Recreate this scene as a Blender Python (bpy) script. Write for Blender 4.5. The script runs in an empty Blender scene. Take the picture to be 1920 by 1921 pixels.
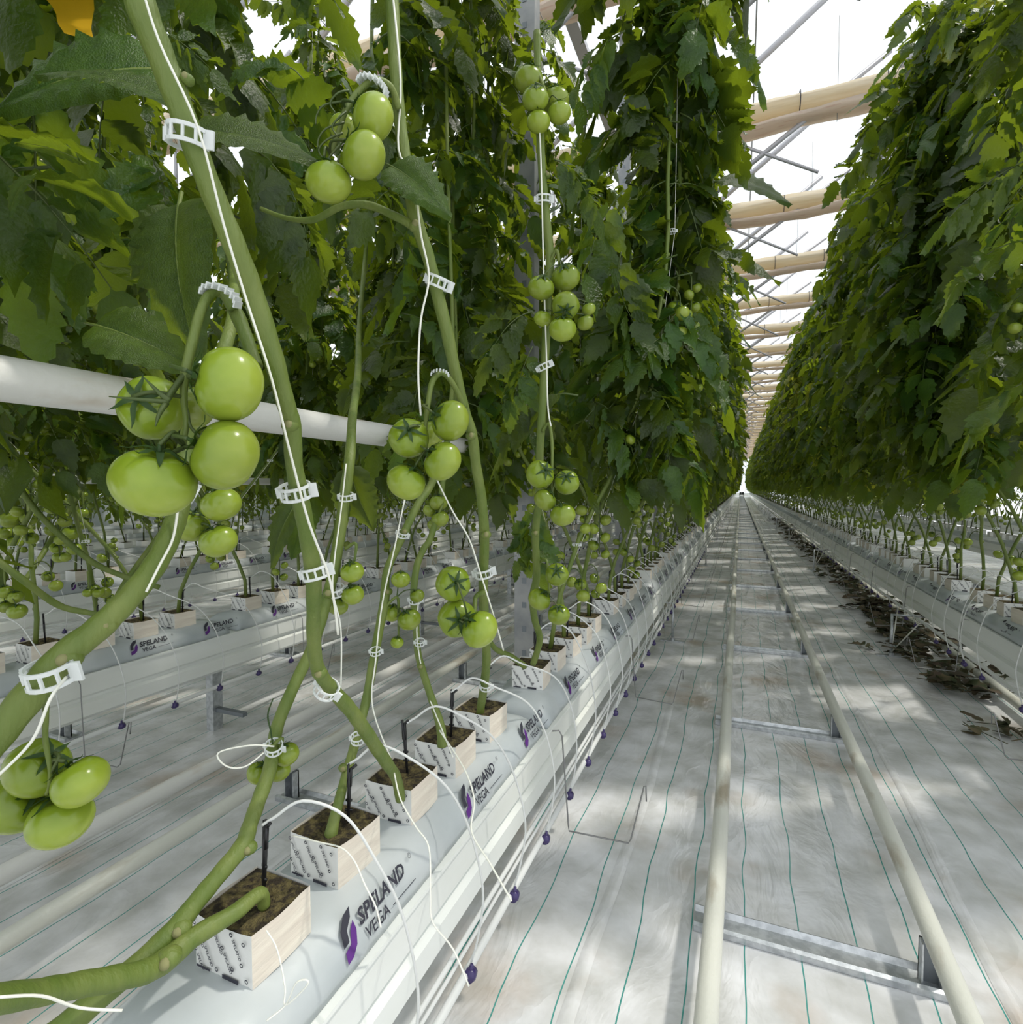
import bpy, math, random
import numpy as np
from mathutils import Vector, Matrix, Euler, Quaternion
R = math.radians
sc = bpy.context.scene
col = sc.collection
# ------------------------------------------------------------------ camera, sky, sun, exposure
F = 1050.0; U0 = 960.0; V0 = 960.5
cam_d = bpy.data.cameras.new('camera'); cam = bpy.data.objects.new('camera', cam_d); col.objects.link(cam)
cam.location = (0, 0, 1.30)
cam.rotation_euler = (R(90 - 2.46), 0, R(22.2))
cam_d.sensor_width = 36; cam_d.lens = 36 * F / 1920; cam_d.clip_start = 0.02; cam_d.clip_end = 400
sc.camera = cam
CM = Matrix.Translation(cam.location) @ cam.rotation_euler.to_matrix().to_4x4()
CMI = CM.inverted()
w = bpy.data.worlds.new('sky'); sc.world = w; w.use_nodes = True
bg = w.node_tree.nodes['Background']; bg.inputs[0].default_value = (0.93, 0.97, 1.0, 1); bg.inputs[1].default_value = 2.1
sun_d = bpy.data.lights.new('sun', 'SUN'); sun = bpy.data.objects.new('sun', sun_d); col.objects.link(sun)
sun_d.energy = 3.8; sun_d.angle = R(3); sun_d.color = (1.0, 0.94, 0.84)
sun.rotation_euler = Vector((-0.62, -0.35, -1.25)).to_track_quat('-Z', 'Y').to_euler(); sun.location = (5, 5, 20)
sc.view_settings.view_transform = 'Standard'; sc.view_settings.look = 'None'
sc.view_settings.gamma = 1; sc.view_settings.use_curve_mapping = False
sc.view_settings.exposure = -0.58
sc.cycles.max_bounces = 10; sc.cycles.transparent_max_bounces = 16; sc.cycles.transmission_bounces = 6; sc.cycles.diffuse_bounces = 5

def P(u, v, d):
    return CM @ Vector(((u - U0) / F * d, -(v - V0) / F * d, -d))
def proj(p):
    q = CMI @ Vector(p)
    if q.z > -0.02: return None
    return (U0 + F * q.x / -q.z, V0 - F * q.y / -q.z, -q.z)

# ------------------------------------------------------------------ materials
def mat(name, color, rough=0.5, metal=0.0, noise=None, bump=None, trans=None, spec=0.5, rand=None, sss=0):
    m = bpy.data.materials.new(name); m.use_nodes = True
    nt = m.node_tree; N = nt.nodes; L = nt.links
    b = N['Principled BSDF']; out = N['Material Output']
    b.inputs['Base Color'].default_value = (*color, 1); b.inputs['Roughness'].default_value = rough
    b.inputs['Metallic'].default_value = metal; b.inputs['Specular IOR Level'].default_value = spec
    tc = N.new('ShaderNodeTexCoord'); csock = None
    if noise:
        c2, scale, lo, hi = noise[:4]
        stretch = noise[4] if len(noise) > 4 else (1, 1, 1)
        mp = N.new('ShaderNodeMapping'); mp.inputs['Scale'].default_value = stretch
        L.new(tc.outputs['Object'], mp.inputs[0])
        n = N.new('ShaderNodeTexNoise'); n.inputs['Scale'].default_value = scale; n.inputs['Detail'].default_value = 6
        L.new(mp.outputs[0], n.inputs['Vector'])
        r = N.new('ShaderNodeMapRange'); r.inputs[1].default_value = lo; r.inputs[2].default_value = hi
        L.new(n.outputs[0], r.inputs[0])
        mx = N.new('ShaderNodeMix'); mx.data_type = 'RGBA'
        mx.inputs['A'].default_value = (*color, 1); mx.inputs['B'].default_value = (*c2, 1)
        L.new(r.outputs[0], mx.inputs['Factor']); csock = mx.outputs['Result']
    if rand:
        oi = N.new('ShaderNodeObjectInfo'); hs = N.new('ShaderNodeHueSaturation')
        mr = N.new('ShaderNodeMapRange'); mr.inputs[3].default_value = 1 - rand; mr.inputs[4].default_value = 1 + rand
        L.new(oi.outputs['Random'], mr.inputs[0]); L.new(mr.outputs[0], hs.inputs['Value'])
        mr2 = N.new('ShaderNodeMapRange'); mr2.inputs[3].default_value = 0.5 - rand * .05; mr2.inputs[4].default_value = 0.5 + rand * .03
        L.new(oi.outputs['Random'], mr2.inputs[0]); L.new(mr2.outputs[0], hs.inputs['Hue'])
        if csock: L.new(csock, hs.inputs['Color'])
        else: hs.inputs['Color'].default_value = (*color, 1)
        csock = hs.outputs[0]
    if csock: L.new(csock, b.inputs['Base Color'])
    if bump:
        n = N.new('ShaderNodeTexNoise'); n.inputs['Scale'].default_value = bump[0]; n.inputs['Detail'].default_value = 4
        mp = N.new('ShaderNodeMapping'); mp.inputs['Scale'].default_value = bump[2] if len(bump) > 2 else (1, 1, 1)
        L.new(tc.outputs['Object'], mp.inputs[0]); L.new(mp.outputs[0], n.inputs['Vector'])
        bp = N.new('ShaderNodeBump'); bp.inputs['Strength'].default_value = bump[1]; bp.inputs['Distance'].default_value = 0.01
        L.new(n.outputs[0], bp.inputs['Height']); L.new(bp.outputs[0], b.inputs['Normal'])
    if sss:
        b.inputs['Subsurface Weight'].default_value = sss; b.inputs['Subsurface Radius'].default_value = (.01, .015, .003)
        b.inputs['Subsurface Scale'].default_value = .5
    if trans:
        t = N.new('ShaderNodeBsdfTranslucent'); t.inputs[0].default_value = (*trans[0], 1)
        ms = N.new('ShaderNodeMixShader'); ms.inputs[0].default_value = trans[1]
        L.new(b.outputs[0], ms.inputs[1]); L.new(t.outputs[0], ms.inputs[2]); L.new(ms.outputs[0], out.inputs[0])
        if csock:
            hs2 = N.new('ShaderNodeMix'); hs2.data_type = 'RGBA'; hs2.blend_type = 'MULTIPLY'; hs2.inputs['Factor'].default_value = 0
    return m
M = {}
M['leaf'] = mat('leaf_green', (.015, .044, .006), .36, noise=((.040, .084, .011), 14, .35, .7), bump=(90, .5), trans=((.44, .58, .025), .30), rand=.45, spec=.4)
M['leaf_old'] = mat('leaf_yellowing', (.16, .26, .02), .5, noise=((.45, .42, .04), 18, .4, .7), trans=((.6, .62, .05), .4), rand=.2)
M['leaf_dry'] = mat('leaf_withered', (.035, .045, .015), .8, noise=((.10, .075, .04), 20, .4, .6), rand=.4)
M['stem'] = mat('stem_green', (.098, .150, .020), .55, noise=((.165, .205, .045), 9, .35, .7, (3, 3, .6)), bump=(160, .25, (1, 1, .25)))
M['stem_dark'] = mat('stem_dark', (.045, .08, .012), .55, noise=((.09, .115, .03), 12, .35, .7))
M['stem_node'] = mat('stem_scar', (.24, .235, .10), .8)
M['calyx'] = mat('calyx_green', (.03, .07, .012), .6, trans=((.1, .2, .02), .2))
def tomato_mat(name, c1, c2):
    m = mat(name, c1, .22, sss=.12, spec=.5, bump=(40, .03))
    nt = m.node_tree; N = nt.nodes; L = nt.links; b = N['Principled BSDF']
    tc = N.new('ShaderNodeTexCoord'); sep = N.new('ShaderNodeSeparateXYZ'); L.new(tc.outputs['Object'], sep.inputs[0])
    mr = N.new('ShaderNodeMapRange'); mr.inputs[1].default_value = -1; mr.inputs[2].default_value = 1
    L.new(sep.outputs[2], mr.inputs[0])
    n = N.new('ShaderNodeTexNoise'); n.inputs['Scale'].default_value = 2.2; L.new(tc.outputs['Object'], n.inputs['Vector'])
    ad = N.new('ShaderNodeMath'); ad.operation = 'MULTIPLY_ADD'; ad.inputs[1].default_value = .5; L.new(n.outputs[0], ad.inputs[0]); L.new(mr.outputs[0], ad.inputs[2])
    mx = N.new('ShaderNodeMix'); mx.data_type = 'RGBA'; mx.inputs['A'].default_value = (*c2, 1); mx.inputs['B'].default_value = (*c1, 1)
    mr3 = N.new('ShaderNodeMapRange'); mr3.inputs[1].default_value = .2; mr3.inputs[2].default_value = 1.2; L.new(ad.outputs[0], mr3.inputs[0])
    L.new(mr3.outputs[0], mx.inputs['Factor'])
    oi = N.new('ShaderNodeObjectInfo'); hs = N.new('ShaderNodeHueSaturation'); mr4 = N.new('ShaderNodeMapRange'); mr4.inputs[3].default_value = .82; mr4.inputs[4].default_value = 1.15
    L.new(oi.outputs['Random'], mr4.inputs[0]); L.new(mr4.outputs[0], hs.inputs['Value']); L.new(mx.outputs['Result'], hs.inputs['Color'])
    L.new(hs.outputs[0], b.inputs['Base Color'])
    return m
M['tomato'] = tomato_mat('tomato_green', (.165, .245, .012), (.31, .37, .055))
M['tomato_lo'] = M['tomato']
M['white_pipe'] = mat('white_painted_pipe', (.70, .69, .66), .45, noise=((.50, .40, .30), 7, .60, .74, (1, .35, 1)), bump=(60, .15))
M['rail'] = mat('rail_paint_worn', (.62, .62, .56), .38, noise=((.40, .35, .27), 11, .56, .7, (1, .3, 1)), bump=(80, .15))
M['gutter'] = mat('gutter_white_steel', (.80, .82, .80), .42, noise=((.66, .67, .61), 3, .45, .75, (1, .15, 1)), bump=(8, .12, (1, .1, 1)))
M['film'] = mat('slab_film', (.47, .51, .53), .34, noise=((.60, .63, .64), 5, .4, .7), bump=(9, .45, (1, .5, 1)), trans=((.8, .85, .85), .12))
M['zinc'] = mat('galvanised_steel', (.42, .44, .46), .38, .75, noise=((.58, .60, .62), 40, .4, .6), bump=(60, .1))
M['zinc_dark'] = mat('steel_shaded_zinc', (.20, .22, .24), .5, .5)
M['post'] = mat('grey_post', (.26, .27, .28), .5, .3, noise=((.36, .36, .36), 5, .45, .6))
M['truss'] = mat('roof_steel', (.48, .47, .50), .5, .2)
M['screen'] = mat('energy_screen_beige', (.80, .70, .54), .8, noise=((.88, .82, .70), 6, .4, .65, (.3, 3, 3)), bump=(20, .6, (.3, 2, 2)), trans=((.9, .78, .55), .45))
M['screen_pink'] = mat('energy_screen_pale', (.82, .72, .64), .8, noise=((.62, .42, .36), 10, .55, .65, (.3, 3, 3)), trans=((.9, .8, .7), .5))
M['wrap'] = mat('block_wrap_white', (.74, .74, .72), .5, bump=(30, .2))
M['wrap_cream'] = mat('block_wrap_cream', (.76, .70, .60), .55, noise=((.64, .56, .48), 8, .4, .7, (1, .5, 4)), bump=(30, .3, (1, .4, 2)))
M['moss'] = mat('mossy_rockwool', (.17, .135, .05), .95, noise=((.035, .024, .013), 75, .40, .58), bump=(300, 1.0))
M['print'] = mat('black_print', (.03, .03, .045), .6)
M['purple'] = mat('purple_print', (.10, .02, .20), .5)
M['black'] = mat('black_plastic', (.012, .012, .014), .35)
M['button'] = mat('violet_dripper', (.045, .03, .12), .3)
M['tube'] = mat('white_tube', (.78, .79, .78), .35, trans=((.9, .9, .9), .15))
M['twine'] = mat('white_twine', (.82, .82, .74), .7)
M['clip'] = mat('clip_plastic', (.86, .88, .88), .35, trans=((.95, .97, .97), .35))
M['wire'] = mat('hook_wire', (.22, .22, .22), .4, .6)
M['yellow'] = mat('yellow_sticky_film', (.85, .48, .02), .45, trans=((.95, .6, .03), .4))
M['green_pvc'] = mat('dark_trolley', (.04, .05, .045), .5)
def floor_mat():
    m = bpy.data.materials.new('woven_ground_cover'); m.use_nodes = True
    nt = m.node_tree; N = nt.nodes; L = nt.links; b = N['Principled BSDF']
    tc = N.new('ShaderNodeTexCoord'); sep = N.new('ShaderNodeSeparateXYZ')
    L.new(tc.outputs['Object'], sep.inputs[0])
    def math_(op, a, bb=None):
        n = N.new('ShaderNodeMath'); n.operation = op
        for i, x in enumerate((a, bb)):
            if x is None: continue
            if isinstance(x, (int, float)): n.inputs[i].default_value = x
            else: L.new(x, n.inputs[i])
        return n.outputs[0]
    mpw = N.new('ShaderNodeMapping'); mpw.inputs['Scale'].default_value = (.6, 1.2, 1); L.new(tc.outputs['Object'], mpw.inputs[0])
    wn = N.new('ShaderNodeTexNoise'); wn.inputs['Scale'].default_value = 1.6; wn.inputs['Detail'].default_value = 2; L.new(mpw.outputs[0], wn.inputs['Vector'])
    xx = math_('ADD', sep.outputs[0], math_('MULTIPLY', math_('SUBTRACT', wn.outputs[0], .5), .06))
    fr = math_('FRACT', math_('DIVIDE', math_('ADD', xx, 50.02), .147))
    line = math_('LESS_THAN', math_('ABSOLUTE', math_('SUBTRACT', fr, .5)), .013)
    # soft grime / brown blotches
    st = N.new('ShaderNodeTexNoise'); st.inputs['Scale'].default_value = 1.9; st.inputs['Detail'].default_value = 7; L.new(tc.outputs['Object'], st.inputs['Vector'])
    sr = N.new('ShaderNodeMapRange'); sr.inputs[1].default_value = .55; sr.inputs[2].default_value = .72; sr.inputs[4].default_value = .75; L.new(st.outputs[0], sr.inputs[0])
    g = N.new('ShaderNodeTexNoise'); g.inputs['Scale'].default_value = 6; g.inputs['Detail'].default_value = 8; L.new(tc.outputs['Object'], g.inputs['Vector'])
    mx0 = N.new('ShaderNodeMix'); mx0.data_type = 'RGBA'; mx0.inputs['A'].default_value = (.52, .52, .51, 1); mx0.inputs['B'].default_value = (.74, .74, .76, 1)
    gr = N.new('ShaderNodeMapRange'); gr.inputs[1].default_value = .35; gr.inputs[2].default_value = .65; L.new(g.outputs[0], gr.inputs[0]); L.new(gr.outputs[0], mx0.inputs['Factor'])
    mx1 = N.new('ShaderNodeMix'); mx1.data_type = 'RGBA'; mx1.inputs['B'].default_value = (.38, .27, .17, 1)
    L.new(mx0.outputs['Result'], mx1.inputs['A']); L.new(sr.outputs[0], mx1.inputs['Factor'])
    mx2 = N.new('ShaderNodeMix'); mx2.data_type = 'RGBA'; mx2.inputs['B'].default_value = (.06, .28, .25, 1)
    L.new(mx1.outputs['Result'], mx2.inputs['A']); L.new(line, mx2.inputs['Factor'])
    L.new(mx2.outputs['Result'], b.inputs['Base Color'])
    b.inputs['Roughness'].default_value = .24; b.inputs['Specular IOR Level'].default_value = .9
    # wrinkles: distorted stretched noise at two sizes
    mp = N.new('ShaderNodeMapping'); mp.inputs['Scale'].default_value = (1.5, .8, 1); mp.inputs['Rotation'].default_value = (0, 0, .35); L.new(tc.outputs['Object'], mp.inputs[0])
    a1 = N.new('ShaderNodeTexNoise'); a1.inputs['Scale'].default_value = 4.2; a1.inputs['Detail'].default_value = 4; a1.inputs['Distortion'].default_value = .7; L.new(mp.outputs[0], a1.inputs['Vector'])
    ridge = math_('ABSOLUTE', math_('SUBTRACT', a1.outputs[0], .5))
    a2 = N.new('ShaderNodeTexNoise'); a2.inputs['Scale'].default_value = 22; a2.inputs['Detail'].default_value = 6; a2.inputs['Distortion'].default_value = .8; L.new(tc.outputs['Object'], a2.inputs['Vector'])
    hgt = math_('ADD', math_('MULTIPLY', ridge, -1.6), math_('MULTIPLY', a2.outputs[0], .10))
    bp = N.new('ShaderNodeBump'); bp.inputs['Strength'].default_value = .36; bp.inputs['Distance'].default_value = .03
    L.new(hgt, bp.inputs['Height']); L.new(bp.outputs[0], b.inputs['Normal'])
    return m
M['floor'] = floor_mat()
def glass_mat():
    m = bpy.data.materials.new('roof_glass'); m.use_nodes = True
    nt = m.node_tree; N = nt.nodes; L = nt.links
    t = N.new('ShaderNodeBsdfTransparent'); t.inputs[0].default_value = (.95, .97, .97, 1)
    g = N.new('ShaderNodeBsdfGlossy'); g.inputs['Roughness'].default_value = .1
    ms = N.new('ShaderNodeMixShader'); ms.inputs[0].default_value = .05
    L.new(t.outputs[0], ms.inputs[1]); L.new(g.outputs[0], ms.inputs[2]); L.new(ms.outputs[0], N['Material Output'].inputs[0])
    return m
M['glass'] = glass_mat()

# ------------------------------------------------------------------ mesh helpers
class MB:
    def __init__(s): s.v = []; s.f = []; s.m = []; s.mats = []
    def mi(s, m):
        if m not in s.mats: s.mats.append(m)
        return s.mats.index(m)
    def add(s, vs, fs, m):
        o = len(s.v); k = s.mi(m)
        s.v.extend([tuple(p) for p in vs]); s.f.extend([tuple(i + o for i in f) for f in fs]); s.m.extend([k] * len(fs)); return s
    def box(s, x0, x1, y0, y1, z0, z1, m):
        vs = [(x, y, z) for x in (x0, x1) for y in (y0, y1) for z in (z0, z1)]
        return s.add(vs, [(0, 1, 3, 2), (4, 6, 7, 5), (0, 4, 5, 1), (2, 3, 7, 6), (0, 2, 6, 4), (1, 5, 7, 3)], m)
    def tube(s, pts, rad, m, n=8, cap=True):
        pts = [Vector(p) for p in pts]
        if isinstance(rad, (int, float)): rad = [rad] * len(pts)
        vs = []; fs = []; up = None
        for i, p in enumerate(pts):
            t = (pts[min(i + 1, len(pts) - 1)] - pts[max(i - 1, 0)])
            if t.length < 1e-9: t = Vector((0, 0, 1))
            t.normalize()
            if up is None: up = t.orthogonal().normalized()
            else:
                up = up - t * up.dot(t)
                up = up.normalized() if up.length > 1e-6 else t.orthogonal().normalized()
            b = t.cross(up)
            for k in range(n):
                a = 2 * math.pi * k / n
                vs.append(p + (up * math.cos(a) + b * math.sin(a)) * rad[i])
        for i in range(len(pts) - 1):
            for k in range(n):
                k2 = (k + 1) % n
                fs.append((i * n + k, i * n + k2, (i + 1) * n + k2, (i + 1) * n + k))
        if cap: fs.append(tuple(range(n - 1, -1, -1))); fs.append(tuple((len(pts) - 1) * n + k for k in range(n)))
        return s.add(vs, fs, m)
    def sphere(s, c, r, m, nu=10, nv=7, sc_=(1, 1, 1)):
        vs = []; fs = []
        for j in range(nv + 1):
            th = math.pi * j / nv
            for i in range(nu):
                a = 2 * math.pi * i / nu
                vs.append((c[0] + r * sc_[0] * math.sin(th) * math.cos(a), c[1] + r * sc_[1] * math.sin(th) * math.sin(a), c[2] + r * sc_[2] * math.cos(th)))
        for j in range(nv):
            for i in range(nu):
                i2 = (i + 1) % nu
                fs.append((j * nu + i, (j + 1) * nu + i, (j + 1) * nu + i2, j * nu + i2))
        return s.add(vs, fs, m)
    def profile(s, pr, y0, y1, m, ny=1, closed=True, jit=0, seed=1):
        rn = random.Random(seed); vs = []; fs = []; n = len(pr)
        for j in range(ny + 1):
            y = y0 + (y1 - y0) * j / ny
            for (x, z) in pr: vs.append((x + rn.uniform(-jit, jit), y, z + rn.uniform(-jit, jit)))
        for j in range(ny):
            for i in range(n if closed else n - 1):
                i2 = (i + 1) % n
                fs.append((j * n + i, j * n + i2, (j + 1) * n + i2, (j + 1) * n + i))
        if closed: fs.append(tuple(range(n))); fs.append(tuple(ny * n + i for i in range(n - 1, -1, -1)))
        return s.add(vs, fs, m)
    def merge(s, mesh, mtx):
        vs = [mtx @ v.co for v in mesh.vertices]; o = len(s.v)
        s.v.extend([tuple(v) for v in vs])
        ks = [s.mi(m) for m in mesh.materials]
        for p in mesh.polygons: s.f.append(tuple(i + o for i in p.vertices)); s.m.append(ks[p.material_index])
        return s
    def mesh(s, name, smooth=True):
        me = bpy.data.meshes.new(name); me.from_pydata(s.v, [], s.f)
        for m in s.mats: me.materials.append(m)
        me.polygons.foreach_set('material_index', s.m)
        me.polygons.foreach_set('use_smooth', [smooth] * len(s.f))
        me.update(); return me
def tag(o, label=None, cat=None, group=None, kind=None):
    if label: o['label'] = label
    if cat: o['category'] = cat
    if group: o['group'] = group
    if kind: o['kind'] = kind
    return o
def ob(name, me, parent=None, loc=None, rot=None, scale=None, mtx=None):
    o = bpy.data.objects.new(name, me); col.objects.link(o)
    if parent: o.parent = parent
    if mtx is not None: o.matrix_basis = mtx
    if loc is not None: o.location = loc
    if rot is not None: o.rotation_euler = rot
    if scale is not None: o.scale = (scale,) * 3 if isinstance(scale, (int, float)) else scale
    return o
def empty(name, loc=(0, 0, 0)):
    o = bpy.data.objects.new(name, None); o.empty_display_size = .05; col.objects.link(o); o.location = loc; return o
def smooth(t): t = max(0, min(1, t)); return t * t * (3 - 2 * t)
def spline(pts, n=6):
    """Catmull-Rom through tuples"""
    A = [np.array(p, float) for p in pts]; out = []
    for i in range(len(A) - 1):
        p0 = A[max(i - 1, 0)]; p1 = A[i]; p2 = A[i + 1]; p3 = A[min(i + 2, len(A) - 1)]
        for k in range(n):
            t = k / n
            out.append(.5 * ((2 * p1) + (-p0 + p2) * t + (2 * p0 - 5 * p1 + 4 * p2 - p3) * t * t + (-p0 + 3 * p1 - 3 * p2 + p3) * t ** 3))
    out.append(A[-1]); return out
ORD = ['nearest', 'second', 'third', 'fourth', 'fifth', 'sixth', 'seventh', 'eighth', 'ninth', 'tenth', 'eleventh', 'twelfth', 'thirteenth', 'fourteenth', 'fifteenth', 'sixteenth', 'seventeenth', 'eighteenth', 'nineteenth', 'twentieth']
for _t, _n in (('twenty', 0), ('thirty', 1), ('forty', 2)):
    if _n: ORD.append({1: 'thirtieth', 2: 'fortieth'}[_n])
    ORD += [_t + '-' + k for k in ('first', 'second', 'third', 'fourth', 'fifth', 'sixth', 'seventh', 'eighth', 'ninth')]

# ------------------------------------------------------------------ layout numbers (metres)
END = 96.0
ROW1, ROWR, ROW2, ROW3 = -.69, 1.42, -2.67, -4.70
SLABTOP, SLABBOT = .59, .515
CP, SP = .206, 1.26           # block spacing, slab pitch
Y0 = .625                      # nearest block of the left row
def cubes(y_from, y_to, off=0.0):
    out = []; k0 = int((y_from - Y0 - off) // SP) - 1
    k = k0
    while Y0 + off + k * SP < y_to:
        for i in range(5):
            y = Y0 + off + k * SP + i * CP
            if y_from <= y <= y_to: out.append(y)
        k += 1
    return out

# ------------------------------------------------------------------ setting: floor, roof, end wall
mb = MB(); NX, NY = 2, 2
mb.add([(-24, -3, 0), (18, -3, 0), (18, END + 3, 0), (-24, END + 3, 0)], [(0, 1, 2, 3)], M['floor'])
tag(ob('floor', mb.mesh('floor', False)), 'white woven ground cover with thin green lines and brown stains', kind='structure')
# film folds lying on the floor of the lanes (real ridges)
def ridge(x, y0, y1, wd, h, seed):
    rn = random.Random(seed); mb = MB(); n = 60; vs = []; fs = []
    for i in range(n + 1):
        y = y0 + (y1 - y0) * (i / n) ** 1.6; dx = .012 * math.sin(i * .9 + seed) + rn.uniform(-.004, .004)
        for (a, b) in ((-1, .0005), (-.5, .6), (0, 1), (.5, .6), (1, .0005)):
            vs.append((x + dx + a * wd, y, .001 + b * h * (.7 + .3 * math.sin(i * .37 + seed))))
    for i in range(n):
        for k in range(4): fs.append((i * 5 + k, i * 5 + k + 1, i * 5 + 6 + k, i * 5 + 5 + k))
    return mb.add(vs, fs, M['floor']).mesh('fold')
for i, (x, wd, h) in enumerate([(-1.33, .035, .016), (-1.49, .02, .01), (-1.96, .03, .014), (-2.22, .02, .012), (.66, .018, .008), (-.36, .02, .006)]):
    tag(ob('trim_%d' % (i + 1), ridge(x, .2, 40, wd, h, i)), 'raised fold in the ground cover', kind='structure')

ROOFZ = 5.9
mbR = MB(); mbp = MB()
ceil = empty('ceiling', (0, 0, 0)); tag(ceil, 'glass greenhouse roof on thin glazing bars', kind='structure')
SPAN = 4.0; RH = .9; x0 = -17.9
for k in range(8):
    xa = x0 + k * SPAN; xm = xa + SPAN / 2; xb = xa + SPAN
    pane = MB().add([(xa, -2, ROOFZ + .85), (xm, -2, ROOFZ + .85 + RH), (xm, END, ROOFZ + .85 + RH), (xa, END, ROOFZ + .85)], [(0, 1, 2, 3)], M['glass'])
    ob('glass_slope', pane.mesh('glass_slope', False), ceil)
    pane = MB().add([(xm, -2, ROOFZ + .85 + RH), (xb, -2, ROOFZ + .85), (xb, END, ROOFZ + .85), (xm, END, ROOFZ + .85 + RH)], [(0, 1, 2, 3)], M['glass'])
    ob('glass_slope', pane.mesh('glass_slope', False), ceil)
    ob('roof_gutter', MB().box(xa - .07, xa + .07, -2, END, ROOFZ + .78, ROOFZ + .86, M['truss']).mesh('roof_gutter', False), ceil)
    ob('ridge_bar', MB().box(xm - .01, xm + .01, -2, END, ROOFZ + .85 + RH, ROOFZ + .89 + RH, M['truss']).mesh('ridge_bar', False), ceil)
def truss_mesh():
    mb = MB(); X0, X1 = -12.0, 9.0; r = .035
    mb.tube([(X0, 0, 0), (X1, 0, 0)], r, M['truss'], 6)
    return mb.mesh('chords')
def brace(a, b, r): return MB().tube([a, b], r, M['truss'], 5).mesh('brace')
ch = truss_mesh(); PITCHX = 2.1
br = [brace((0, 0, 0), (2.1, 0, 1.55), .042), brace((.3, 0, .22), (.3, 0, -.9), .022), brace((.3, 0, -.15), (1.5, 0, -.85), .020), brace((.3, 0, -.9), (2.2, 0, .35), .03)]
# rolled energy screen bundle
def screen_mesh(seed, kind):
    rn = random.Random(seed); mb = MB(); n = 70; k = 12; vs = []; fs = []
    ph = [rn.uniform(0, 6.28) for _ in range(k)]
    for i in range(n + 1):
        x = -12 + 21 * i / n
        for j in range(k):
            a = 2 * math.pi * j / k
            if kind == 0: r = .115 + .016 * math.sin(j * 2.7 + ph[j]) + .010 * rn.uniform(-1, 1); cz = 0; sx, sz = 1.25, .95
            else: r = .10 + .02 * math.sin(j * 3.1) + .02 * rn.uniform(-1, 1); cz = -.185 + .02 * math.sin(i * .8 + seed) + rn.uniform(-.01, .01); sx, sz = 1.5, .42
            vs.append((x, sx * r * math.cos(a), cz + sz * r * math.sin(a)))
    for i in range(n):
        for j in range(k):
            j2 = (j + 1) % k; fs.append((i * k + j, i * k + j2, (i + 1) * k + j2, (i + 1) * k + j))
    return mb.add(vs, fs, M['screen'] if kind == 0 else M['screen_pink']).mesh('screen')
scr = [screen_mesh(i, 0) for i in range(3)]; scp = [screen_mesh(i + 9, 1) for i in range(3)]
strap = MB()
strap.tube([(0, .17 * math.cos(a), .135 * math.sin(a)) for a in np.linspace(0, 6.28, 11)], .006, M['print'], 4)
strap = strap.mesh('straps')
hang = MB()
hang.tube([(0, 0, -.3), (0, 0, .9)], .004, M['wire'], 4)
hang = hang.mesh('cords')
TR0, TRP = 2.58, 2.56
ny = int((END - TR0) / TRP)
for i in range(ny):
    y = TR0 + i * TRP
    e = empty('roof_truss', (0, y, ROOFZ))
    tag(e, ('grey steel lattice roof truss carrying the %s rolled screen seen between the rows' % ORD[i - 2]) if 2 <= i < 20 else 'thin grey lattice roof truss far along the aisle' if i >= 20 else 'grey lattice roof truss above the nearest plants' if i == 1 else 'grey lattice roof truss overhead, out of view', 'truss', 'roof trusses')
    ob('chord', ch, e)
    if i < 16:
        for k in range(10):
            xb = -11.2 + k * PITCHX
            for bb in br: ob('brace', bb, e, (xb, 0, 0))
    else:
        mbb = MB()
        for k in range(10):
            for bb in br: mbb.merge(bb, Matrix.Translation((-11.2 + k * PITCHX, 0, 0)))
        ob('brace', mbb.mesh('braces'), e)
    if i != 0:
        s_ = empty('rolled_screen', (0, y - .02, ROOFZ - .02))
        tag(s_, ('beige rolled energy screen bundle under the roof, %s one seen down the aisle' % (ORD[i - 2] if 2 <= i else 'hidden nearest')) if i < 20 else 'pale rolled screen bundle far down the roof', 'screen', 'rolled screens under the roof')
        ob('screen_roll', scr[i % 3], s_); ob('loose_fold', scp[i % 3], s_)
        if i < 7:
            for k in range(13, 24): ob('strap', strap, s_, (-11.6 + k * .87, 0, 0))
            for k in range(6, 12): ob('cord', hang, s_, (-11.2 + k * 1.74, 0, 0))
for x in (-3.6, 1.05, 4.9):
    pass
# far gable wall: frame bars and glass
wf = empty('wall_far', (0, END + .5, 0)); tag(wf, 'glass end wall of the greenhouse', kind='structure')
ob('glass_pane', MB().box(-24, 18, 0, .01, .5, ROOFZ + .9, M['glass']).mesh('pane', False), wf)
mbw = MB().box(-24, 18, -.05, .05, 0, .5, M['gutter'])
for k in range(28): mbw.box(-24 + k * 1.55, -23.95 + k * 1.55, -.03, .03, .5, ROOFZ + .9, M['truss'])
ob('frame', mbw.mesh('frame', False), wf)

# ------------------------------------------------------------------ posts
pm = MB(); pm.box(-.045, .045, -.05, .05, 0, ROOFZ, M['post']); pm.box(-.055, .055, -.056, -.046, 0, ROOFZ, M['post'])
post_me = pm.mesh('post_shaft', False)
holes = MB()
for k in range(40): holes.box(-.012, .012, -.058, -.055, .4 + k * .13, .43 + k * .13, M['zinc_dark'])
holes = holes.mesh('slots', False)
foot = MB().box(-.09, .09, -.09, .09, 0, .012, M['zinc']).mesh('foot', False)
for i in range(20):
    y = 2.83 + i * 2.62
    o = empty('steel_post', (-1.06, y, 0))
    tag(o, 'tall grey steel roof post behind the %s stretch of the left row' % (['nearest', 'second', 'third'][i] if i < 3 else 'far'), 'post', 'roof posts along the left row')
    ob('shaft', post_me, o); ob('slot_row', holes, o); ob('base_plate', foot, o)

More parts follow.
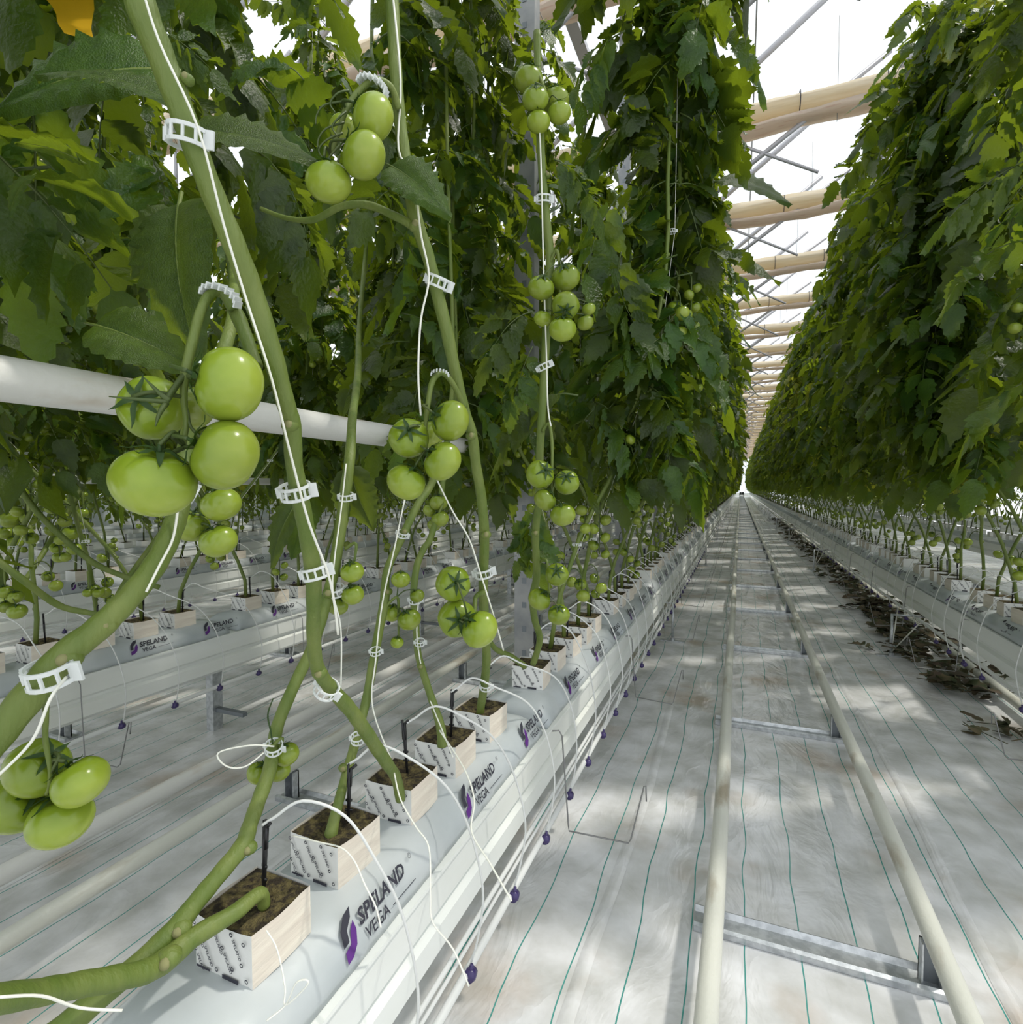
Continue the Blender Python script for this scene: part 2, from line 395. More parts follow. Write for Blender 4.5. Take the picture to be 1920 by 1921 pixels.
# ------------------------------------------------------------------ rails
def rail_pair(xl, xr, names, y0, y1, ys, left_ext, group):
    for x, nm in ((xl, names[0]), (xr, names[1])):
        mb = MB(); n = 40
        pts = [(x + .004 * math.sin(i * 1.7), y0 + (y1 - y0) * (i / n) ** 1.8, .15) for i in range(n + 1)]
        mb.tube(pts, .0255, M['rail'], 14)
        tag(ob('pipe_rail', mb.mesh('pipe_rail')), nm, 'rail', group)
    for j, y in enumerate(ys):
        e = empty('rail_support', (0, y, 0))
        tag(e, ('galvanised cross bar with uprights, %s one under the rails of the %s' % (ORD[j], group.split(' of the ')[-1])) if j < 30 else 'galvanised cross bar under the far rails of the %s' % group.split(' of the ')[-1], 'rail support', 'rail supports of the ' + group.split(' of the ')[-1])
        pr = [(-.046, .0), (.046, .0), (.046, .018), (.036, .023), (.026, .009), (-.026, .009), (-.036, .023), (-.046, .018)]
        mb = MB(); vs = []; xs = (xl - .06, xr + .05)
        for x in xs: vs += [(x, a, b + .001) for a, b in pr]
        n = len(pr)
        mb.add(vs, [(i, (i + 1) % n, n + (i + 1) % n, n + i) for i in range(n)] + [tuple(range(n)), tuple(range(2 * n - 1, n - 1, -1))], M['zinc'])
        ob('cross_bar', mb.mesh('cross_bar', False), e)
        for x in (xl, xr):
            mb = MB(); mb.box(x - .024, x + .024, -.003, .003, .008, .125, M['zinc_dark']); mb.box(x - .024, x - .020, -.03, .003, .008, .125, M['zinc']); mb.box(x + .020, x + .024, -.03, .003, .008, .125, M['zinc'])
            ob('upright', mb.mesh('upright', False), e)
rail_pair(-.046, .478, ('cream pipe rail, left one of the pair in the central aisle', 'cream pipe rail, right one of the pair in the central aisle'), .3, 95, [1.72 + 1.55 * k for k in range(60)], .06, 'pipe rails of the central aisle')
rail_pair(-1.71, -1.19, ('worn white pipe rail in the lane behind the left row, rusty along its side', 'white pipe rail of the left lane, close behind the nearest slabs'), .3, 60, [1.78 + 1.55 * k for k in range(30)], .06, 'pipe rails of the left lane')
rail_pair(-3.75, -3.22, ('white pipe rail in the second lane to the left, farther one', 'white pipe rail in the second lane to the left, nearer one'), .3, 50, [1.78 + 1.55 * k for k in range(20)], .06, 'pipe rails of the second lane')
rail_pair(2.15, 2.68, ('pipe rail in the lane right of the right row, nearer one', 'pipe rail in the lane right of the right row, farther one'), 3, 50, [3.78 + 1.55 * k for k in range(20)], .06, 'pipe rails of the right lane')
def long_pipe(x, z, r, y0, y1, label, m=M['white_pipe'], cat='pipe', name='heating_pipe', jz=0, n=14):
    mb = MB(); N_ = 30
    pts = [(x + jz * math.sin(i * .8), y0 + (y1 - y0) * (i / N_) ** 1.7, z + jz * math.cos(i * 1.1)) for i in range(N_ + 1)]
    mb.tube(pts, r, m, n); return tag(ob(name, mb.mesh(name)), label, cat)
long_pipe(-2.05, .13, .03, .2, 60, 'thick white heating pipe on the floor between left lane rail and second row')
long_pipe(-1.10, 1.475, .0375, -.2, 60, 'thick white heating pipe at eye height running behind the nearest tomatoes')
long_pipe(-3.10, 1.345, .024, 0, 60, 'thinner white heating pipe at eye height in the second left row')
long_pipe(3.25, 1.50, .0375, 2, 60, 'white heating pipe at eye height behind the right row')
long_pipe(1.50, .06, .028, 1, 70, 'cream pipe lying on the floor under the right gutter among dead leaves', M['rail'])

# ------------------------------------------------------------------ gutters, slabs, legs
def gutter(xc, s, y0, y1, label):
    pr = [(-.125, .505), (-.125, .425), (-.108, .412), (-.108, .400), (-.125, .388), (-.125, .335), (-.10, .315), (-.03, .315), (-.02, .335), (.02, .335), (.03, .315), (.10, .315), (.125, .335), (.125, .388), (.108, .400), (.108, .412), (.125, .425), (.125, .505), (.140, .512), (.140, .500), (.146, .500), (.146, .518), (.118, .518), (.118, .500), (-.118, .500), (-.118, .518), (-.146, .518), (-.146, .500), (-.140, .500), (-.140, .512)]
    pr = pr[:18] + [(.134, .506), (.134, .514), (-.134, .514), (-.134, .506)]
    mb = MB(); mb.profile([(xc + a, b) for a, b in pr], y0, y1, M['gutter'], ny=1)
    o = ob('growing_gutter', mb.mesh('growing_gutter', False)); return tag(o, label, 'gutter')
gutter(ROW1, 1, -.3, 94, 'long white steel growing gutter under the nearest row of blocks, left of the aisle')
gutter(ROWR, 1, 1.5, 94, 'long grey-white growing gutter along the right side of the aisle')
gutter(ROW2, 1, 0, 80, 'white growing gutter of the second row to the left')
gutter(ROW3, 1, 0, 70, 'white growing gutter of the third row to the left')
gutter(-6.75, 1, 0, 60, 'pale growing gutter of the fourth row to the left')
gutter(-8.8, 1, 0, 60, 'pale growing gutter of the fifth row to the left')
gutter(-10.9, 1, 0, 60, 'pale growing gutter of the farthest left row')
gutter(3.45, 1, 4, 70, 'growing gutter of the row beyond the right row')
gutter(5.5, 1, 8, 70, 'growing gutter of the farthest right row')
def slab_mesh(seed):
    rn = random.Random(seed); L_ = SP - .05; pr = [(-.118, .0), (-.125, .018), (-.118, .045), (-.095, .068), (-.06, .077), (0, .078), (.055, .077), (.085, .068), (.108, .045), (.122, .020), (.12, .0)]
    vs = []; fs = []; n = len(pr); ny = 46
    for j in range(ny + 1):
        y = -L_ / 2 + L_ * j / ny; e = min(1, (1 - abs(2 * j / ny - 1)) * 9); e = .55 + .45 * math.sqrt(e)
        wob = .006 * math.sin(j * .7 + seed) + .004 * math.sin(j * 1.9)
        for i, (x, z) in enumerate(pr):
            k = 1 if 0 < i < n - 1 else .2
            vs.append((x + k * (wob * .5 * (1 if x > 0 else -1) + rn.uniform(-.0015, .0015)), y, max(0, z * e + k * rn.uniform(-.0012, .0012))))
    for j in range(ny):
        for i in range(n - 1): fs.append((j * n + i, (j + 1) * n + i, (j + 1) * n + i + 1, j * n + i + 1))
        fs.append((j * n + n - 1, (j + 1) * n + n - 1, (j + 1) * n, j * n))
    fs.append(tuple(range(n))); fs.append(tuple(ny * n + i for i in range(n - 1, -1, -1)))
    return MB().add(vs, fs, M['film']).mesh('slab_film')
slabs = [slab_mesh(i) for i in range(4)]
# lettering
def text_mesh(s, size, m, shear=.0, bold=0.0):
    cu = bpy.data.curves.new('t', 'FONT'); cu.body = s; cu.size = size; cu.shear = shear; cu.offset = bold; cu.extrude = .0; cu.resolution_u = 2
    o = bpy.data.objects.new('t', cu); col.objects.link(o)
    bpy.context.view_layer.update()
    me = bpy.data.meshes.new_from_object(o.evaluated_get(bpy.context.evaluated_depsgraph_get()))
    bpy.data.objects.remove(o); me.materials.clear(); me.materials.append(m); return me
TXT = text_mesh('SPELAND', .033, M['print'], .25, .0009); TX2 = text_mesh('VEGA', .026, M['print'], .2, .0002)
TXR = text_mesh('®', .014, M['print']); TXT_S = text_mesh('SPELAND', .0105, M['print'], 0, .0002)
def logo_pts(k): # pointed drop outline split in black / purple
    a = [(.000, .000), (.006, .024), (.022, .040), (.040, .044), (.034, .030), (.018, .018), (.014, .002)]
    b = [(-.004, -.022), (.000, -.006), (.016, -.002), (.024, .014), (.036, .024), (.036, .008), (.026, -.010), (.010, -.020)]
    return a if k == 0 else b
def label_mesh(side):
    """lettering that lies on the sloping lane side of a slab; side=+1 lane on +X"""
    mb = MB()
    I = Matrix.Identity(4)
    mb.merge(TXT, Matrix.Translation((.045, .006, 0))); mb.merge(TX2, Matrix.Translation((.048, -.020, 0))); mb.merge(TXR, Matrix.Translation((.205, .020, 0)))
    for k, m in ((0, M['print']), (1, M['purple'])):
        p = logo_pts(k); mb.add([(x, y, 0) for x, y in p], [tuple(range(len(p)))], m)
    mb.add([(.125, -.014, 0), (.20, -.014, 0), (.20, -.0155, 0), (.125, -.0155, 0)], [(0, 3, 2, 1)], M['print'])
    # map local x -> along Y, local y -> up the slope
    top = Vector((.092 * side, 0, .066)); bot = Vector((.124 * side, 0, .014)); upv = (top - bot).normalized(); al = Vector((0, side, 0)); nn = al.cross(upv)
    mt = Matrix((( al.x, upv.x, nn.x, (top.x + bot.x) / 2 + .004 * side), (al.y, upv.y, nn.y, 0), (al.z, upv.z, nn.z, (top.z + bot.z) / 2 + .0045), (0, 0, 0, 1)))
    out = MB()
    out.v = [tuple(mt @ (Vector(v) * 1.0)) for v in mb.v]; out.f = mb.f; out.m = mb.m; out.mats = mb.mats
    return out.mesh('lettering', False)
LAB = {1: label_mesh(1), -1: label_mesh(-1)}
def slab_row(xc, side, y_to, off, group, rowname, y_from=-.5, lettering=14):
    k = int((y_from - Y0 - off) // SP); j = 0
    while Y0 + off + k * SP < y_to:
        yc = Y0 + off + k * SP + 2 * CP + .01
        e = ob('substrate_slab', slabs[k % 4], None, (xc, yc, SLABBOT))
        near = j < 8
        tag(e, ('%s grey-white film wrapped substrate slab lying in the %s' % (ORD[j], rowname)) if near else 'film wrapped substrate slab far along the %s' % rowname, 'slab', group)
        if j < lettering:
            for dy in (-.345, .08, .46): ob('lettering', LAB[side], e, (.002 * side, dy + (.2 if side < 0 else 0), 0))
        k += 1; j += 1
slab_row(ROW1, 1, 40, 0, 'slabs in the left row gutter', 'gutter left of the aisle')
slab_row(ROWR, -1, 40, .35, 'slabs in the right row gutter', 'gutter right of the aisle', 2.0)
slab_row(ROW2, 1, 22, .55, 'slabs in the second left gutter', 'second gutter to the left', .6)
slab_row(ROW3, 1, 14, .2, 'slabs in the third left gutter', 'third gutter to the left', 1.5, 4)
def far_strip(xc, y0, y1, label):
    mb = MB(); mb.profile([(xc + a, SLABBOT + b) for a, b in [(-.12, 0), (-.12, .03), (-.08, .072), (.08, .072), (.12, .03), (.12, 0)]], y0, y1, M['film'])
    tag(ob('slab_line', mb.mesh('slab_line', False)), label, 'slab', kind='stuff')
far_strip(ROW1, 41.2, 94, 'slabs merging into one line at the far end of the left row')
far_strip(ROWR, 42, 94, 'slabs merging into one line at the far end of the right row')
for x, y0, nm in ((ROW2, 23.5, 'second left'), (ROW3, 15.5, 'third left'), (-6.75, 1, 'fourth left'), (-8.8, 1, 'fifth left'), (-10.9, 1, 'farthest left'), (3.45, 4, 'second right'), (5.5, 8, 'farthest right')):
    far_strip(x, y0, 60, 'line of wrapped slabs in the %s gutter' % nm)
# gutter legs
def leg(x, y, xg, label, grp, brace_=False):
    e = empty('floor_stand', (x, y, 0)); tag(e, label, 'stand', grp)
    ob('post', MB().tube([(0, 0, .004), (0, 0, .33)], .011, M['zinc'], 8).mesh('post'), e)
    mb = MB().box(-.10, .10, -.02, .02, .001, .008, M['zinc']); mb.tube([(0, 0, .006), (0, 0, .03)], .02, M['zinc'], 8)
    ob('foot_plate', mb.mesh('foot_plate', False), e)
    s = 1 if xg > x else -1
    ob('arm', MB().tube([(0, 0, .325), (xg - x, 0, .325)], .008, M['zinc'], 6).mesh('arm'), e)
    if brace_:
        for dy in (-.28, .28): ob('brace', MB().tube([(0, 0, .03), (s * .10, dy, .32)], .005, M['rail'], 6).mesh('brace'), e)
for i in range(8):
    leg(-.51, 4.87 + 5.0 * i, ROW1 + .1, 'thin galvanised stand under the left gutter edge, %s from the camera' % ORD[i], 'stands under the left gutter')
    leg(1.10, 5.07 + 4.9 * i, ROWR - .1, 'braced thin galvanised stand under the right gutter edge, %s from the camera' % ORD[i], 'stands under the right gutter', True)
# hose, drip line
long_pipe(-.553, .300, .006, -.1, 60, 'upper thin white irrigation hose under the left gutter', M['tube'], 'hose', 'irrigation_hose', .002, 8)
long_pipe(-.548, .283, .0045, -.1, 60, 'lower thin white irrigation hose under the left gutter', M['tube'], 'hose', 'irrigation_hose', .003, 8)
long_pipe(-.532, .258, .0095, -.1, 60, 'white drip pipe with violet drippers along the left gutter', M['tube'], 'hose', 'drip_pipe', .003, 8)
long_pipe(ROW2 + .155, .262, .011, .2, 60, 'white drip pipe along the second left gutter', M['tube'], 'hose', 'drip_pipe', .003, 8)
long_pipe(ROW3 + .155, .262, .011, .2, 60, 'white drip pipe along the third left gutter', M['tube'], 'hose', 'drip_pipe', .003, 8)
long_pipe(ROWR - .145, .300, .011, 1.2, 60, 'white drip pipe along the right gutter', M['tube'], 'hose', 'drip_pipe', .003, 8)
# gutter brackets seen under second row
for i in range(7):
    y = 2.15 + i * 2.1
    e = empty('gutter_bracket', (ROW2 + .06, y, 0)); tag(e, 'galvanised bracket standing under the second left gutter, %s from the camera' % ORD[i], 'bracket', 'brackets under the second left gutter')
    ob('upright', MB().box(-.025, .025, -.03, .03, 0, .315, M['zinc']).mesh('u', False), e)
    ob('bar', MB().box(-.03, .22, -.015, .015, .10, .12, M['zinc_dark']).mesh('b', False), e)

# ------------------------------------------------------------------ wire hooks
def hook_me(s):
    loc = [(-.010, .505), (.028, .508), (.038, .49), (.062, .20), (.066, .19), (.255, .186), (.262, .195), (.300, .365), (.306, .366), (.308, .32)]
    pts = [(s * a, (.012 * math.sin(i)), b) for i, (a, b) in enumerate(loc)]
    mb = MB(); mb.tube(pts, .0024, M['wire'], 6); return mb.mesh('hook')
HK = {1: hook_me(1), -1: hook_me(-1)}
def hooks(xc, s, ys, rowname):
    for i, y in enumerate(ys):
        tag(ob('wire_hook', HK[s], None, (xc + s * .128, y, 0), (0, 0, R(random.Random(i).uniform(-8, 8)))), ('bent wire hook hanging from the %s, %s from the camera' % (rowname, ORD[i])) if i < 14 else 'small bent wire hook far along the %s' % rowname, 'hook', 'wire hooks on the ' + rowname)
hooks(ROW1, 1, [1.71 + 1.27 * k for k in range(22)], 'left row')
hooks(ROWR, -1, [2.9 + 1.22 * k for k in range(22)], 'right row')
hooks(ROW2, 1, [1.42 + 1.27 * k for k in range(12)], 'second left row')

# ------------------------------------------------------------------ rockwool blocks + drippers
def block_meshes(seed):
    rn = random.Random(seed); h = .078; a = .057
    sh = MB(); n = 5
    # front (-Y), back: printed white ; +X / -X sides cream ; slightly bulging with rounded corner
    def wall(p0, p1, m):
        vs = []; fs = []
        for i in range(n + 1):
            for j in range(4):
                t = i / n; z = h * j / 3; x = p0[0] + (p1[0] - p0[0]) * t; y = p0[1] + (p1[1] - p0[1]) * t
                b = .0025 * math.sin(math.pi * t) + rn.uniform(-.0006, .0006) if 0 < i < n else 0
                nx, nyy = (p1[1] - p0[1]), -(p1[0] - p0[0]); l = math.hypot(nx, nyy)
                vs.append((x + nx / l * b, y + nyy / l * b, z + (rn.uniform(-.0015, .0015) if j == 3 else 0)))
        for i in range(n):
            for j in range(3): q = i * 4 + j; fs.append((q, q + 4, q + 5, q + 1))
        sh.add(vs, fs, m)
    wall((-a, -a), (a, -a), M['wrap']); wall((a, -a), (a, a), M['wrap_cream']); wall((a, a), (-a, a), M['wrap']); wall((-a, a), (-a, -a), M['wrap_cream'])
    top = MB(); g = 9; vs = []; fs = []
    for i in range(g + 1):
        for j in range(g + 1):
            x = -a * .985 + 2 * a * .985 * i / g; y = -a * .985 + 2 * a * .985 * j / g
            e = min(i, j, g - i, g - j); z = h - .004 + (rn.uniform(-.003, .0045) if e > 0 else .001) - (.006 if math.hypot(x - .005, y) < .022 else 0)
            vs.append((x, y, z))
    for i in range(g):
        for j in range(g): q = i * (g + 1) + j; fs.append((q, q + g + 1, q + g + 2, q + 1))
    top.add(vs, fs, M['moss']); top.box(-a * .95, a * .95, -a * .95, a * .95, .002, h - .012, M['moss'])
    return sh.mesh('wrapper'), top.mesh('moss_top', True)
BLK = [block_meshes(i) for i in range(3)]
def print_mesh():
    mb = MB(); rn = random.Random(4); ring = [(.003 * math.cos(t), .003 * math.sin(t)) for t in np.linspace(0, 6.28, 9)[:-1]]; ri = [(x * .5, y * .5) for x, y in ring]
    def put(mesh, x, z, a, sc_=1): mb.merge(mesh, Matrix.Translation((x, z, 0)) @ Matrix.Rotation(a, 4, 'Z') @ Matrix.Scale(sc_, 4))
    def circ(x, z):
        n = 8; vs = [(x + p[0], z + p[1], 0) for p in ring] + [(x + p[0], z + p[1], 0) for p in ri]
        mb.add(vs, [(i, (i + 1) % n, n + (i + 1) % n, n + i) for i in range(n)], M['print'])
    for (x, z) in ((-.046, .054), (-.030, .034), (-.012, .056), (.004, .036), (.020, .058), (-.044, .020)):
        put(TXT_S, x, z, R(-62), .62); circ(x - .001, z + .006)
    for (x, z) in ((.036, .030), (.040, .058), (.020, .020), (-.008, .010), (.044, .012)): circ(x, z)
    mb.add([(.002, .002, 0), (.03, .002, 0), (.03, .008, 0), (.002, .008, 0)], [(0, 1, 2, 3)], M['print'])
    mb.add([(-.044, .003, 0), (-.02, .003, 0), (-.02, .006, 0), (-.044, .006, 0)], [(0, 1, 2, 3)], M['print'])
    vs = [(x * 1.14, -.0615, z * 1.14) for x, z, _ in mb.v]; o = MB(); o.v = vs; o.f = mb.f; o.m = mb.m; o.mats = mb.mats
    return o.mesh('block_print', False)
PRT = print_mesh()
def stake_me():
    mb = MB(); mb.tube([(0, 0, -.03), (0, 0, .07), (0, 0, .085), (0, 0, .11)], [.002, .0042, .0042, .0032], M['black'], 6)
    mb.box(-.0045, -.0012, -.003, .003, .08, .124, M['black']); mb.box(.0012, .0045, -.003, .003, .08, .118, M['black'])
    mb.box(-.007, .007, -.0015, .0015, .03, .034, M['black']); mb.box(-.006, .006, -.0015, .0015, .05, .054, M['black']); mb.tube([(0, 0, .113), (.012, 0, .124)], .003, M['black'], 5)
    return mb.mesh('stake')
STK = stake_me()
def tube_variant(s, seed):
    rn = random.Random(seed); top = Vector((0, 0, .122)); dy = (.14, .19, .235, .28, .33)[seed]
    a = rn.uniform(.9, 1.15)
    pts = [(0, 0, .118), (s * .015, .01, .128), (s * .05 * a, .03, .140 + .012 * a), (s * .10 * a, .06, .125), (s * .15, .6 * dy, .05), (s * .178, .85 * dy, -.06), (s * (.186 + .01 * rn.random()), dy, -.20), (s * .180, dy + .01, -.31), (s * .158, dy + .012, -.392)]
    mb = MB(); mb.tube([tuple(p) for p in spline(pts, 5)], .0026, M['tube'], 6)
    bt = MB(); bt.tube([(s * .164, dy - .009, -.398), (s * .164, dy + .000, -.400), (s * .164, dy + .014, -.400)], [.0125, .0145, .0115], M['button'], 10)
    bt.tube([(s * .164, dy, -.40), (s * .168, dy, -.375)], .004, M['button'], 6)
    return mb.mesh('tube'), bt.mesh('dripper')
TUB = {s: [tube_variant(s, i) for i in range(5)] for s in (1, -1)}
def block_row(xc, side, ys, rowname, detail, labelled):
    for j, y in enumerate(ys):
        rn = random.Random(int(y * 1000) + int(xc * 77))
        e = empty('rockwool_block', (xc + rn.uniform(-.008, .008), y, SLABTOP)); e.rotation_euler = (0, 0, R(rn.uniform(-5, 5)))
        tag(e, ('white wrapped rockwool block with mossy top, %s in the %s' % (ORD[j], rowname)) if j < labelled else 'small white rockwool block far along the %s' % rowname, 'block', 'rockwool blocks in the ' + rowname)
        w_, t_ = BLK[j % 3]; ob('wrapper', w_, e); ob('moss_top', t_, e)
        if j < detail: ob('print', PRT, e)
        if j < 36:
            s = empty('drip_stake', (xc + .006 * side, y + .018, SLABTOP + .065)); 
            tag(s, ('black drip stake with white tube arching from the %s block in the %s' % (ORD[j], rowname)) if j < labelled else 'black drip stake with thin white tube far along the %s' % rowname, 'drip stake', 'drip stakes in the ' + rowname)
            ob('stake', STK, s, None, (R(rn.uniform(-5, 5)), R(rn.uniform(-5, 5)), R(rn.uniform(-30, 30)))); tu, bt = TUB[side][j % 5]; ob('feed_tube', tu, s); ob('dripper', bt, s)
C1 = cubes(.5, 15); CR = cubes(2.6, 16, .35); C2 = cubes(1.0, 9.5, .55); C3 = cubes(1.9, 7, .2)
block_row(ROW1, 1, C1, 'left row', 14, 49); block_row(ROWR, -1, CR, 'right row', 10, 49); block_row(ROW2, 1, C2, 'second left row', 12, 49); block_row(ROW3, 1, C3, 'third left row', 0, 16)
def far_blocks(xc, ys, label):
    mb = MB()
    for y in ys: mb.box(xc - .05, xc + .05, y - .05, y + .05, SLABTOP, SLABTOP + .066, M['wrap']); mb.box(xc - .048, xc + .048, y - .048, y + .048, SLABTOP + .066, SLABTOP + .068, M['moss']); mb.tube([(xc + .01, y, SLABTOP + .06), (xc + .01, y, SLABTOP + .17)], .004, M['black'], 4)
    tag(ob('far_blocks', mb.mesh('far_blocks', False)), label, 'blocks', kind='stuff')
far_blocks(ROW1, cubes(15, 90), 'blocks too far to tell apart at the end of the left row')
far_blocks(ROWR, cubes(16, 90, .35), 'blocks too far to tell apart at the end of the right row')
far_blocks(ROW2, cubes(9.5, 60, .55), 'blocks too far to tell apart in the second left row')
for x, nm in ((ROW3, 'third left'), (-6.75, 'fourth left'), (-8.8, 'fifth left'), (-10.9, 'farthest left'), (3.45, 'second right'), (5.5, 'farthest right')):
    far_blocks(x, cubes(7.2 if x == ROW3 else 2, 45), 'small distant blocks in the %s row' % nm)

#PART2
# ------------------------------------------------------------------ plant meshes
def leaflet(mb, base, d, side, l, wd, droop, n, m, rn, fold=.25):
    d = d.normalized(); up = side.cross(d).normalized()
    vs = []; fs = []; ph = rn.uniform(0, 6)
    for i in range(n + 1):
        s = i / n
        c = base + d * (l * (s - .12 * droop * s * s)) - Vector((0, 0, 1)) * (droop * l * s * s) + side * (.06 * l * math.sin(3 * s + ph))
        hw = wd * (math.sin(math.pi * min(1, s ** .72 * .985 + .015)) ** .8)
        if n > 4 and 0 < i < n: hw *= (1.12 if i % 2 == 0 else .86)
        if i == n: hw = .001
        if i == 0: hw = wd * .12
        rip = .22 * wd * math.sin(5 * s + ph)
        sw = (.05 * l if i % 2 == 0 else -.01 * l) if n > 4 else 0
        vs += [c + side * hw + up * (fold * hw + rip) + d * sw, c, c - side * hw + up * (fold * hw - rip) + d * sw]
    for i in range(n):
        a = 3 * i; fs += [(a, a + 3, a + 4, a + 1), (a + 1, a + 4, a + 5, a + 2)]
    mb.add(vs, fs, m)
def leaf_mesh(seed, lod=0, m=None, L_=.40):
    rn = random.Random(seed); mb = MB(); m = m or M['leaf']
    dr = rn.uniform(.10, .22); cv = rn.uniform(-.12, .12)
    def rp(t): return Vector((L_ * .72 * t * (1 - .12 * t), cv * L_ * t * t, .05 * L_ * math.sin(2.5 * t) - dr * t * t))
    if lod == 0: mb.tube([rp(t) for t in np.linspace(0, 1, 7)], [.0034, .003, .0026, .0022, .0018, .0014, .001], M['stem_dark'], 5)
    elif lod == 1: mb.tube([rp(t) for t in (0, .5, 1)], [.0034, .0024, .001], M['stem_dark'], 3, False)
    n = {0: 12, 1: 6, 2: 2}[lod]
    if lod < 2: ts = [(.26, .20), (.38, .31), (.48, .14), (.58, .33), (.68, .13), (.77, .31), (.90, .24)]
    else: ts = [(.40, .42), (.78, .42)]
    for t, k in ts:
        for s in (1, -1):
            if lod == 0 and k < .2 and rn.random() < .3: continue
            tt = t + rn.uniform(-.02, .02); b = rp(tt); tan = (rp(tt + .02) - rp(tt)).normalized()
            sd = Vector((-tan.y, tan.x, 0)).normalized() * s
            a = R(rn.uniform(48, 78)); dd = tan * math.cos(a) + sd * math.sin(a) + Vector((0, 0, rn.uniform(-.45, .1)))
            dd.normalize(); side = dd.cross(Vector((0, 0, 1))).normalized()
            side = (side + Vector((0, 0, rn.uniform(-.5, .5)))).normalized(); side = (side - dd * side.dot(dd)).normalized()
            l = L_ * k * rn.uniform(.85, 1.1); leaflet(mb, b + dd * .012 * (k > .2), dd, side, l, l * rn.uniform(.25, .36), rn.uniform(.25, .6), n if k > .2 or lod == 2 else max(4, n // 2), m, rn, rn.uniform(-.35, .6))
    b = rp(1); tan = (rp(1) - rp(.93)).normalized(); side = Vector((-tan.y, tan.x, rn.uniform(-.3, .3))).normalized(); side = (side - tan * side.dot(tan)).normalized()
    leaflet(mb, b, tan, side, L_ * .34, L_ * .12, .45, n, m, rn)
    return mb.mesh('leaf')
LEAF = [leaf_mesh(i, 0, M['leaf_old'] if i == 7 else None) for i in range(8)]
LEAF1 = [leaf_mesh(20 + i, 1, M['leaf_old'] if i == 5 else None) for i in range(6)]
LEAF2 = [leaf_mesh(40 + i, 2) for i in range(5)]
# single broad leaflet blades for the leaves right at the lens
def big_leaflet(seed, m=None):
    rn = random.Random(seed); mb = MB(); vs = []; fs = []; n = 22; K = 5
    for i in range(n + 1):
        s = i / n; hw = .30 * (math.sin(math.pi * min(1, s ** .65 * .98 + .02)) ** .75) * (1 + .10 * math.sin(i * 2.1 + seed)) + .004
        if i in (0, n): hw = .012
        for j in range(-K, K + 1):
            t = j / K; vein = .010 * math.sin(9 * (s * 2.2 - abs(t) * .8) * 2) * abs(t) * (hw / .3)
            tooth = .03 * (i % 3 == 0) * (abs(t) > .9)
            vs.append((s - .05 * abs(t) + tooth, t * hw, -.30 * s * s + .10 * hw * 3 * (1 - (1 - abs(t)) ** 2) - .05 * t * t + vein))
    w_ = 2 * K + 1
    for i in range(n):
        for j in range(w_ - 1): q = i * w_ + j; fs.append((q, q + w_, q + w_ + 1, q + 1))
    mb.add(vs, fs, m or M['leaf']); mb.tube([(s, 0, -.30 * s * s - .004) for s in np.linspace(-.12, .97, 9)], [.014, .013, .012, .010, .008, .007, .005, .004, .002], M['stem'], 5)
    return mb.mesh('leaf_blade')
BIG = [big_leaflet(i) for i in range(3)]
def tomato_mesh(nu, nv, seed, calyx=False):
    rn = random.Random(seed); mb = MB(); vs = []; fs = []; ph = rn.uniform(0, 6)
    for j in range(nv + 1):
        th = math.pi * j / nv
        for i in range(nu):
            a = 2 * math.pi * i / nu
            rr = math.sin(th) * (1 + .018 * math.cos(5 * a + ph) * (1 if j < nv * .6 else .3) + .02 * math.cos(a + ph))
            z = .87 * math.cos(th) - .20 * math.exp(-(th / .34) ** 2) + .03 * math.exp(-((math.pi - th) / .3) ** 2)
            vs.append((rr * math.cos(a), rr * math.sin(a), z))
    for j in range(nv):
        for i in range(nu):
            i2 = (i + 1) % nu; fs.append((j * nu + i, (j + 1) * nu + i, (j + 1) * nu + i2, j * nu + i2))
    mb.add(vs, fs, M['tomato'])
    if calyx: calyx_into(mb, rn, 5)
    return mb.mesh('tomato')
def calyx_into(mb, rn, n=6):
    mb.tube([(0, 0, .62), (0, 0, .85), (.03, .02, 1.02)], [.055, .06, .045], M['calyx'], 6)
    for k in range(n):
        a = 2 * math.pi * k / n + rn.uniform(-.2, .2); L_ = rn.uniform(.7, .95); lift = rn.uniform(-.05, .35)
        vs = []; fs = []; m_ = 5
        for i in range(m_ + 1):
            s = i / m_; r = L_ * s; z = .74 + .14 * math.sin(math.pi * min(1, s * 1.4)) * .8 - .22 * s * s + lift * s * s * s + (.05 if 0 < s else 0); wd = .085 * math.sin(math.pi * (s * .8 + .2)) + .004
            ca, sa = math.cos(a), math.sin(a)
            for w_, dz in ((-1, .02), (0, .0), (1, .02)): vs.append((r * ca - w_ * wd * sa, r * sa + w_ * wd * ca, z + dz))
        for i in range(m_): q = 3 * i; fs += [(q, q + 3, q + 4, q + 1), (q + 1, q + 4, q + 5, q + 2)]
        mb.add(vs, fs, M['calyx'])
TOM = [tomato_mesh(32, 20, i) for i in range(4)]
TOMC = [tomato_mesh(16, 10, 10 + i, True) for i in range(3)]
TOML = [tomato_mesh(8, 5, 20, False)]
CAL = []
for i in range(4):
    mb = MB(); calyx_into(mb, random.Random(50 + i), 6); CAL.append(mb.mesh('calyx'))
